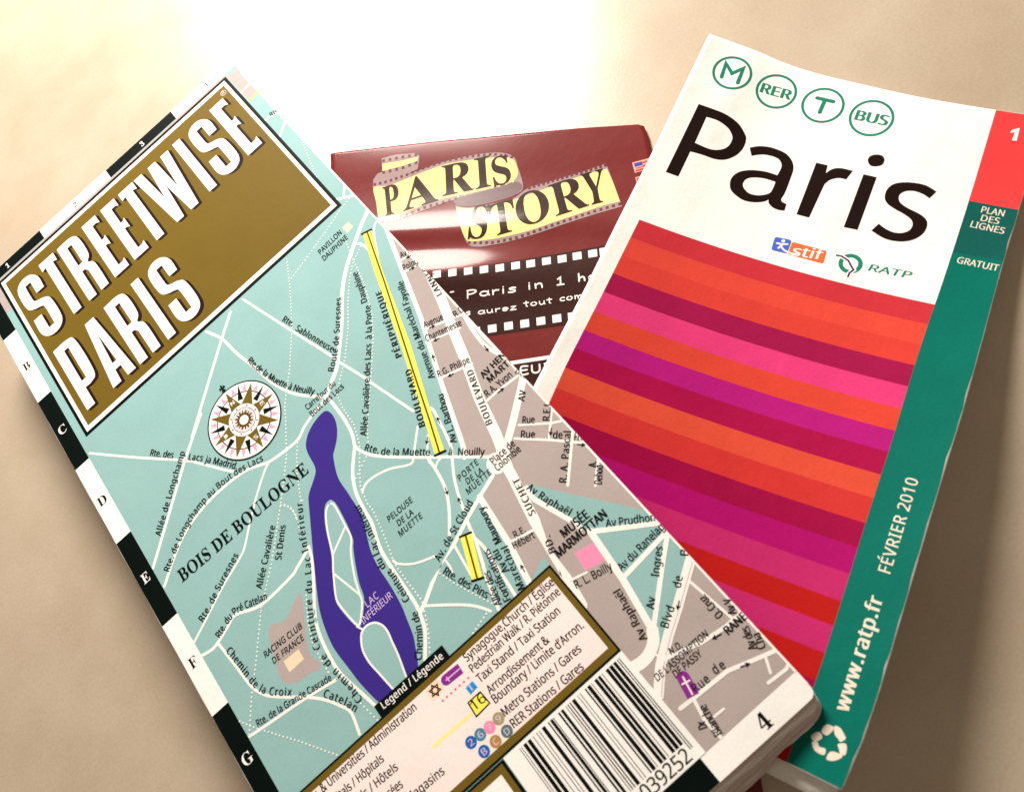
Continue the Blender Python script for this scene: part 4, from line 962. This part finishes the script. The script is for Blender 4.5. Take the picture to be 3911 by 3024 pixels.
# gold title panel
tp = Print(MC, zt)
tp.rect(-91.75, -62.55, -4.25, .22, 'navy')
tp.rect(-90.9, -61.7, -5.25, -.7, 'white')
tp.rect(-89.85, -60.35, -6.3, -1.95, 'gold')
tp.fill([circle((-7.75, -4.1), .95, 20), circle((-7.75, -4.1), .78, 20)[::-1]], 'trade')
tp.text('R', 'circ', [(-8.15, -4.6), (-7.35, -4.6)], col='trade')
panel = tp.build('title_panel', fm, on_map)
GL = {'S': ([(0, 2.6), (2.1, 0), (5.3, 0), (7.4, 2.6), (7.4, 7.3), (4.7, 7.3), (4.7, 2.5), (2.75, 2.5), (2.75, 8.2), (3.5, 9.5), (5.9, 10.5), (7.4, 12.6), (7.4, 20.2), (5.3, 22.9), (2.1, 22.9), (0, 20.3), (0, 14.6), (2.75, 14.6), (2.75, 20.3), (4.7, 20.3), (4.7, 13.6), (3.9, 12.3), (1.5, 11.3), (0, 9.3)], [], (4, 5, 6, 7, 16, 17, 18, 19)),
      'T': ([(0, 0), (5.4, 0), (5.4, 3.1), (4.05, 2.5), (4.05, 23), (1.3, 23), (1.3, 2.5), (0, 3.1)], [], range(8)),
      'R': ([(0, 0), (5.0, 0), (7.0, 2.2), (7.0, 9.3), (5.6, 11.6), (7.1, 13.8), (7.1, 23), (4.45, 23), (4.45, 14.2), (3.6, 13), (2.7, 13), (2.7, 23), (0, 23)], [(2.7, 2.4), (4.3, 2.4), (4.3, 10.4), (2.7, 10.4)], (0, 6, 7, 8, 9, 10, 11, 12)),
      'E': ([(0, 0), (5.1, 0), (5.1, 3.3), (4.2, 2.6), (2.75, 2.6), (2.75, 9.1), (3.5, 9.1), (4.3, 8.4), (4.3, 12.4), (3.5, 11.7), (2.75, 11.7), (2.75, 20.4), (4.2, 20.4), (5.1, 19.7), (5.1, 23), (0, 23)], [], range(16)),
      'W': ([(0, 0), (2.9, 0), (4.15, 13.2), (5.3, 0), (8.1, 0), (9.0, 13.5), (10.1, 0), (12.9, 0), (10.6, 23), (7.9, 23), (6.4, 9.6), (5.3, 23), (2.8, 23)], [], range(13)),
      'I': ([(0, 0), (2.7, 0), (2.7, 23), (0, 23)], [], range(4)),
      'P': ([(0, 0), (4.9, 0), (6.9, 2.2), (6.9, 14.6), (4.9, 16.8), (2.7, 16.8), (2.7, 23), (0, 23)], [(2.7, 2.4), (4.2, 2.4), (4.2, 14.4), (2.7, 14.4)], (0, 5, 6, 7)),
      'A': ([(2.4, 0), (5.5, 0), (7.8, 23), (5.1, 23), (4.85, 18.8), (3.0, 18.8), (2.8, 23), (0, 23)], [(3.95, 5.2), (4.65, 16.6), (3.25, 16.6)], range(8))}
tl = Print(MC, zt + .005)
ROWS = [('S', -88.2, -5.8), ('T', -79.0, -5.6), ('R', -72.2, -5.8), ('E', -62.8, -5.8), ('E', -55.7, -5.9), ('T', -49.0, -6.0), ('W', -43.1, -6.1), ('I', -28.3, -5.8), ('S', -23.3, -5.7), ('E', -14.0, -5.5),
        ('P', -88.0, -33.6), ('A', -79.2, -34.0), ('R', -70.0, -34.1), ('I', -60.4, -34.3), ('S', -55.3, -34.2)]
def letter(ch, x, y):
    o, h, cor = GL[ch]
    def T(p): return (x + p[0], y - p[1] * .993)
    if isinstance(cor, range): return [[T(p) for p in o]] + ([[T(p) for p in h]] if h else [])
    return [[T(p) for p in catmull(o, True, cor, 4)]] + ([[T(p) for p in h]] if h else [])
for q in range(4, 0, -1):
    for ch, x, y in ROWS: tl.fill(letter(ch, x + .2 * q, y - .24 * q), 'shadow', False)
    tl.z += STEP
for ch, x, y in ROWS: tl.fill(letter(ch, x, y), 'white', False)
tl.build('title_lettering', panel, on_map)

# compass rose
cr = Print(MC, zt)
C0 = (-56.16, -91.18); R0 = 9.83
def pol(a, r): return (C0[0] + R0 * r * math.cos(math.radians(a)), C0[1] + R0 * r * math.sin(math.radians(a)))
def spike(a, r0, hw, r1, col): cr.fill([[pol(a - hw, r0), pol(a, r1), pol(a + hw, r0)]], col, False)
cr.fill([circle(C0, R0 * 1.02, 64)], 'ink'); cr.fill([circle(C0, R0 * .985, 64)], 'white')
cr.fill([circle(C0, R0 * .755, 56)], 'maroon'); cr.fill([circle(C0, R0 * .725, 56)], 'white')
for k in range(16): spike(11.25 + 22.5 * k, .77, 4.6, .965, 'rose')
cr.z += STEP
for k in range(8): cr.fill([[pol(22.5 + 45 * k - 8, .55), pol(22.5 + 45 * k, .975), pol(22.5 + 45 * k + 8, .55)]], 'navy', False)
cr.z += STEP
for k in range(8): spike(45 * k, .43, 21, .965, 'gold')
cr.z += STEP
for rr, c in ((.435, 'brown'), (.42, 'white'), (.325, 'maroon'), (.305, 'white')): cr.fill([circle(C0, R0 * rr, 40)], c)
for k in range(8): cr.fill([circle(pol(45 * k, .367), R0 * .024, 10)], 'maroon', False)
for k in range(16): spike(11.25 + 22.5 * k, .22, 7, .295, 'rose')
cr.z += STEP
for k in range(8): spike(45 * k, .14, 26, .295, 'gold')
cr.z += STEP
for k in range(8): spike(22.5 + 45 * k, .17, 9, .3, 'navy')
cr.z += STEP
cr.fill([circle(C0, R0 * .175, 24)], 'brown'); cr.fill([circle(C0, R0 * .125, 24)], 'white')
for s, a in (('N', 90), ('E', 0), ('S', -90), ('W', 180)):
    c = Vector(pol(a, .6)); t = Vector((1, 0)) if a == 90 else Vector((0, 1)) if a == 180 else Vector((0, -1)) if a == 0 else Vector((-1, 0))
    n = Vector((-t.y, t.x)); hw = .5
    cr.text(s, 'rose', [tuple(c - t * hw - n * .55), tuple(c + t * hw - n * .55)])
# fleur-de-lis above the north point
for pts, wd in (([(0, 1.02), (0, 1.22)], .5), ([(0, 1.1), (-.06, 1.17), (-.075, 1.13)], .32), ([(0, 1.1), (.06, 1.17), (.075, 1.13)], .32), ([(-.05, 1.06), (.05, 1.06)], .3)):
    cr.strokes([(C0[0] + p[0] * R0, C0[1] + p[1] * R0) for p in pts], wd, 'navy')
cr.build('compass_rose', fm, on_map)

# legend, second panel and barcode card at the foot
lg = Print(MC, zt)
lg.rect(-67.9, -167.4, -49.3, -164.5, 'navy')
lg.rect(-93.6, -188.75, -21.95, -167.2, 'navy'); lg.rect(-93.3, -188.35, -22.4, -167.65, 'gold'); lg.rect(-92, -186.9, -23.6, -168.9, 'legend')
legend = lg.build('legend_panel', fm, on_map, 5.0)
sy = Print(MC, zt + .005); sy.draw(LEGEND_SYMBOLS); sy.build('legend_symbols', legend, on_map)
lt = Print(MC, zt + .045); lt.draw(LEGEND_TEXT); lt.build('legend_lettering', legend, on_map)
fp = Print(MC, zt)
fp.rect(-93.6, -211.6, -52.6, -189.0, 'navy'); fp.rect(-93, -211.2, -53.3, -189.5, 'gold'); fp.rect(-92, -210.2, -54.6, -190.9, 'white')
fp.build('framed_panel', fm, on_map)
bc = Print(MC, zt)
bc.rect(-52.45, -211.7, -21.95, -188.9, 'white')
for a, b, y in BARCODE_BARS: bc.rect(a, y, b, -189.6, 'ink')
bc.z += .003
bc.text('039252', 'digits', [(-35.6, -211.15), (-24.5, -211.15)])
bc.build('barcode', fm, on_map, 5.0)

# ================================================================== the transport booklet
BO = BOOKLET['origin']; BTH = BOOKLET['th']; BA = BOOKLET['a']
E1 = (math.cos(BTH), math.sin(BTH)); E2 = (math.sin(BTH), -math.cos(BTH))
def bz(u, v):
    a = BA; u = u / 100; v = v / 100
    z = a[0] + a[1] * u + a[2] * v + a[3] * u * u + a[4] * u * v + a[5] * v * v + a[6] * v ** 3 + a[7] * u * v * v + a[8] * u * u * v + a[9] * u ** 3
    z = 2.6 + .5 * ((z - 2.6) + math.sqrt((z - 2.6) ** 2 + 4)) - .25
    u *= 100; v *= 100
    # soft creases pressed into the paper
    z += .34 * math.exp(-((u - 13.5 + .12 * v) / 4.2) ** 2) / (1 + math.exp((v - 34) / 6))
    z -= .06 * math.exp(-((u - 42 - .5 * (v - 100)) / 1.6) ** 2) * math.exp(-((v - 100) / 9) ** 2)
    return z
def on_book(u, v, off=0.0): return (BO[0] + u * E1[0] + v * E2[0], BO[1] + u * E1[1] + v * E2[1], bz(u, v) + off)
def interp(tab, x):
    tab = sorted(tab)
    # light smoothing of the measured outline
    if x <= tab[0][0]:
        return tab[0][1]
    for (a, b), (c, d) in zip(tab, tab[1:]):
        if x <= c: return b + (d - b) * (x - a) / max(c - a, 1e-6)
    return tab[-1][1]
def smooth_tab(tab, lo, hi, n=16, wdt=9.0):
    res = []
    for k in range(n + 1):
        x = lo + (hi - lo) * k / n
        ws = [(math.exp(-((p[0] - x) / wdt) ** 2) + 1e-9, p) for p in tab]
        # local linear fit
        sw = sum(q for q, _ in ws); mx = sum(q * p[0] for q, p in ws) / sw; my = sum(q * p[1] for q, p in ws) / sw
        sxx = sum(q * (p[0] - mx) ** 2 for q, p in ws); sxy = sum(q * (p[0] - mx) * (p[1] - my) for q, p in ws)
        b = sxy / sxx if sxx > 1e-3 else 0
        res.append((x, my + b * (x - mx)))
    return res
TL_ = smooth_tab(BOOKLET['left'], -1, 101, wdt=14) + [(152, -2.6)]
TR_ = smooth_tab([(0, 80.2), (12, 80.2)] + BOOKLET['right'], 0, 152)
TT_ = smooth_tab(BOOKLET['top'], 1, 76, wdt=8) + [(81, 2.6)]
TC1 = smooth_tab(BOOKLET['c1'], 53, 95, wdt=14) + [(152, 2.2)]
TC2 = smooth_tab(BOOKLET['c2'], 2, 152)
VB = 151.9
bkt = thing('transport_booklet', 'pocket transport booklet with white cover, red and pink stripes and a green band', 'booklet', on_book(40, 76)[:2] + (0,))
def bcov(s, t, dz=0.0, zk=1.0, du=0.0, dv=0.0):
    v = VB * t
    u0 = interp(TL_, v); u1 = interp(TR_, v)
    u = u0 + (u1 - u0) * s
    v0 = interp(TT_, u)
    v = v0 + (VB + dv - v0) * t
    p = on_book(u + du, v)
    return (p[0], p[1], max(.25, p[2] * zk + dz))
bcover = sheet('booklet_cover', bkt, bcov, BC['paper'], 90, 160, .22, BC['paper'])
LEAFLET_CLEAR = 1.0
for k, (zk, du, dv) in enumerate(((.84, -.5, 3.3), (.66, -.9, 2.6), (.47, -.3, 1.2), (.30, -1.0, 3.0))):
    sheet('booklet_leaf', bkt, lambda s, t, zk=zk, du=du, dv=dv, k=k: bcov(s, t, -.25 + (.5 - .12 * k), zk, du, dv), BC['cream'] if k % 2 else BC['paper'], 20, 40, .16, BC['cream'])

def col_poly(fa, fb, va, vb, n=24):
    """area between two side curves from v = va(u) to vb(u)"""
    L = [(interp(fa, va + (vb - va) * k / n), va + (vb - va) * k / n) for k in range(n + 1)]
    R = [(interp(fb, va + (vb - va) * k / n), va + (vb - va) * k / n) for k in range(n + 1)]
    return L + R[::-1]
GRID = 1.5
STV = {0: 53.9, 3: 69.2, 4: 74.3, 5: 79.6, 6: 84.7, 7: 89.5, 8: 94.6, 9: 99.7, 10: 105.1, 11: 110.2, 12: 115.6, 13: 121.1, 14: 125.9, 15: 131.2, 16: 136.4, 17: 141.6, 18: 146.8, 19: 151.8}
STV[1] = 59.0; STV[2] = 64.1
SC = ['s_red', 's_red2', 's_coral', 's_crimson', 's_pink', 's_orange', 's_magenta', 's_crimson2', 's_tomato', 's_brick', 's_wine', 's_fuchsia', 's_rose', 's_scarlet', 's_rose', 's_scarlet', 's_wine', 's_rose', 's_scarlet']
stp = Print(BC, .018)
for i in range(19):
    stp.fill([col_poly(TC1, TC2, STV[i], STV[i + 1], 6)], SC[i], False)
stp.build('striped_panel', bkt, on_book, GRID)
wr = random.Random(9)
TR_in = [(v + .5, interp(TR_, v + .5) - .16 - .3 * wr.random() ** 3) for v in range(0, 152)]
bd = Print(BC, .018)
top_r = [(interp(TC2, 2.8), interp(TT_, 70.3)), (interp(TR_in, 2.5), interp(TT_, 80))]
red = col_poly(TC2, TR_in, 2.85, 26.8, 10)
red[0] = (red[0][0], interp(TT_, red[0][0]) + .05); red[-1] = (red[-1][0], interp(TT_, red[-1][0]) + .05)
bd.fill([red], 'red', False)
bd.fill([col_poly(TC2, TR_in, 26.8, 40.2, 6)], 'tealdark', False)
bd.fill([col_poly(TC2, TR_in, 40.2, VB - .2, 40)], 'teal', False)
band = bd.build('side_band', bkt, on_book, GRID)
bp_ = BOOKLET_PRINT['band']
for nm, its in (('heading_lettering', bp_[:3]), ('price_lettering', bp_[3:4]), ('date_lettering', bp_[4:5]), ('website_lettering', bp_[5:6]), ('issue_number', bp_[6:])):
    bt = Print(BC, .024); bt.draw(its); bt.build(nm, band, on_book, GRID)
rc = Print(BC, .024); rc.draw(BOOKLET_PRINT['recycle']); rc.build('recycling_mark', band, on_book, GRID)
tt = Print(BC, .022); tt.draw(BOOKLET_PRINT['title']); tt.build('title_lettering', bkt, on_book, GRID)
for e in BOOKLET_PRINT['emblems']:
    ep = Print(BC, .022)
    ep.fill([circle(e['c'], e['r'], 48), circle(e['c'], e['r'] - .62, 48)[::-1]], 'green')
    ep.draw(e['pr'])
    ep.build('round_emblem', bkt, on_book, GRID)
sl = Print(BC, .022); sl.draw(BOOKLET_PRINT['stif']); sl.build('walker_logo', bkt, on_book, GRID)
rl = Print(BC, .022)
c_ = BOOKLET_PRINT['ratp'][0][3][0]; a_, b_ = BOOKLET_PRINT['ratp'][0][4]
rr_ = math.hypot(a_[0] - b_[0], a_[1] - b_[1]) / 2
rl.fill([circle(c_, rr_, 40), circle(c_, rr_ - .95, 40)[::-1]], 'green')
pl = BOOKLET_PRINT['ratp'][1][3]
rl.strokes(pl, 1.0, 'paper'); rl.strokes(pl, .42, 'purple'); rl.draw(BOOKLET_PRINT['ratp'][2:])
rl.build('face_logo', bkt, on_book, GRID)

# ================================================================== the film leaflet
LO = LEAFLET['origin']; LX = LEAFLET['dx']; LY = (LX[1], -LX[0])
def wave(x, y):
    g = lambda c, s: math.exp(-((y - c) / s) ** 2)
    # shallow rolls across the leaflet, shaped so the lamp gives gloss streaks
    fade = 1 / (1 + math.exp((x - 52) / 7))
    return .60 * g(27.6, 3.4) * (.35 + .65 * fade) + 1.5 * g(41.2, 6.2) * (.25 + .75 * fade) + .08 * math.sin(x * .11 + y * .05) - .25 * g(14, 7)
def on_leaf(x, y, off=0.0): return (LO[0] + x * LX[0] + y * LY[0], LO[1] + x * LX[1] + y * LY[1], .95 + wave(x, y) + off)
flt = thing('film_leaflet', 'glossy maroon leaflet with a yellow film strip title, lying lowest in the pile', 'leaflet', on_leaf(55, 80)[:2] + (0,))
def lout(s, t, sk=0.0, z=0.0):
    v = 172.0 * t
    l = [(0, 0), (3, .7), (30, 4.5), (172, 30)]; r = [(0, 91.2), (3, 92.4), (8.2, 93.6), (40, 99.5), (172, 124.5)]
    u = interp(l, v) + (interp(r, v) - interp(l, v)) * s
    top = interp([(0, .2), (1.5, 0), (34, -.75), (75, -.5), (90, -.05), (91.2, .6)], u)
    v = top + (172 - top) * t
    p = on_leaf(u, v)
    return (p[0] + sk, p[1] - sk, p[2] + z)
sheet('leaflet_cover', flt, lambda s, t: lout(s, t), LC['maroon'], 60, 260, .12, LC['edge'])
sheet('leaflet_leaf', flt, lambda s, t: (lambda p: (p[0] - .3, p[1] - .5, .35 + .3 * (p[2] - .95)))(lout(s, t)), LC['maroon'], 30, 60, .12, LC['edge'])
GL_ = 1.2
b0, b1 = LEAFLET['band']
def edge_line(a, b, x): return a[1] + (b[1] - a[1]) * (x - a[0]) / (b[0] - a[0])
fb = Print(LC, .05)
xL, xR = 14.0, 97.0
fb.fill([[(xL, edge_line(*b0, xL)), (xR, edge_line(*b0, xR)), (xR + 2, edge_line(*b1, xR + 2)), (xL + 3, edge_line(*b1, xL + 3))]], 'brown')
u_ = Vector((b0[1][0] - b0[0][0], b0[1][1] - b0[0][1])).normalized(); n_ = Vector((-u_.y, u_.x))
for s in LEAFLET['sq'] + LEAFLET['sq2']:
    c = Vector(s); a = u_ * 1.12; b = n_ * 1.05
    fb.fill([[tuple(c - a - b), tuple(c + a - b), tuple(c + a + b), tuple(c - a + b)]], 'white', False)
strip = fb.build('film_band', flt, on_leaf, GL_)
sg = Print(LC, .07); sg.draw(LEAFLET_PRINT['slogan']); sg.build('slogan_lettering', strip, on_leaf, GL_)
rb = Print(LC, .05); rb.draw(LEAFLET_PRINT['ribbon']); ribbon = rb.build('film_ribbon', flt, on_leaf, GL_)
lp_ = Print(LC, rb.z + .02); lp_.draw(LEAFLET_PRINT['letters']); lp_.build('title_lettering', ribbon, on_leaf, GL_)
fg = Print(LC, .05); fg.draw(LEAFLET_PRINT['flags']); fg.build('flag_picture', flt, on_leaf, GL_)
lw_ = Print(LC, .05)
ba, bb = LEAFLET['bar']
lw_.fill([[(30, edge_line(ba, bb, 30) + 6.2), (100, edge_line(ba, bb, 100) + 6.2), (102, edge_line(ba, bb, 102) - .2), (28, edge_line(ba, bb, 28) - .2)]], 'brown')
lw_.strokes([(30, edge_line(ba, bb, 30)), (100, edge_line(ba, bb, 100))], .95, 'white')
lw_.draw(LEAFLET['eu'] if 'eu' in LEAFLET else LEAFLET_PRINT['eu'])
lw_.build('footer_lettering', flt, on_leaf, GL_)
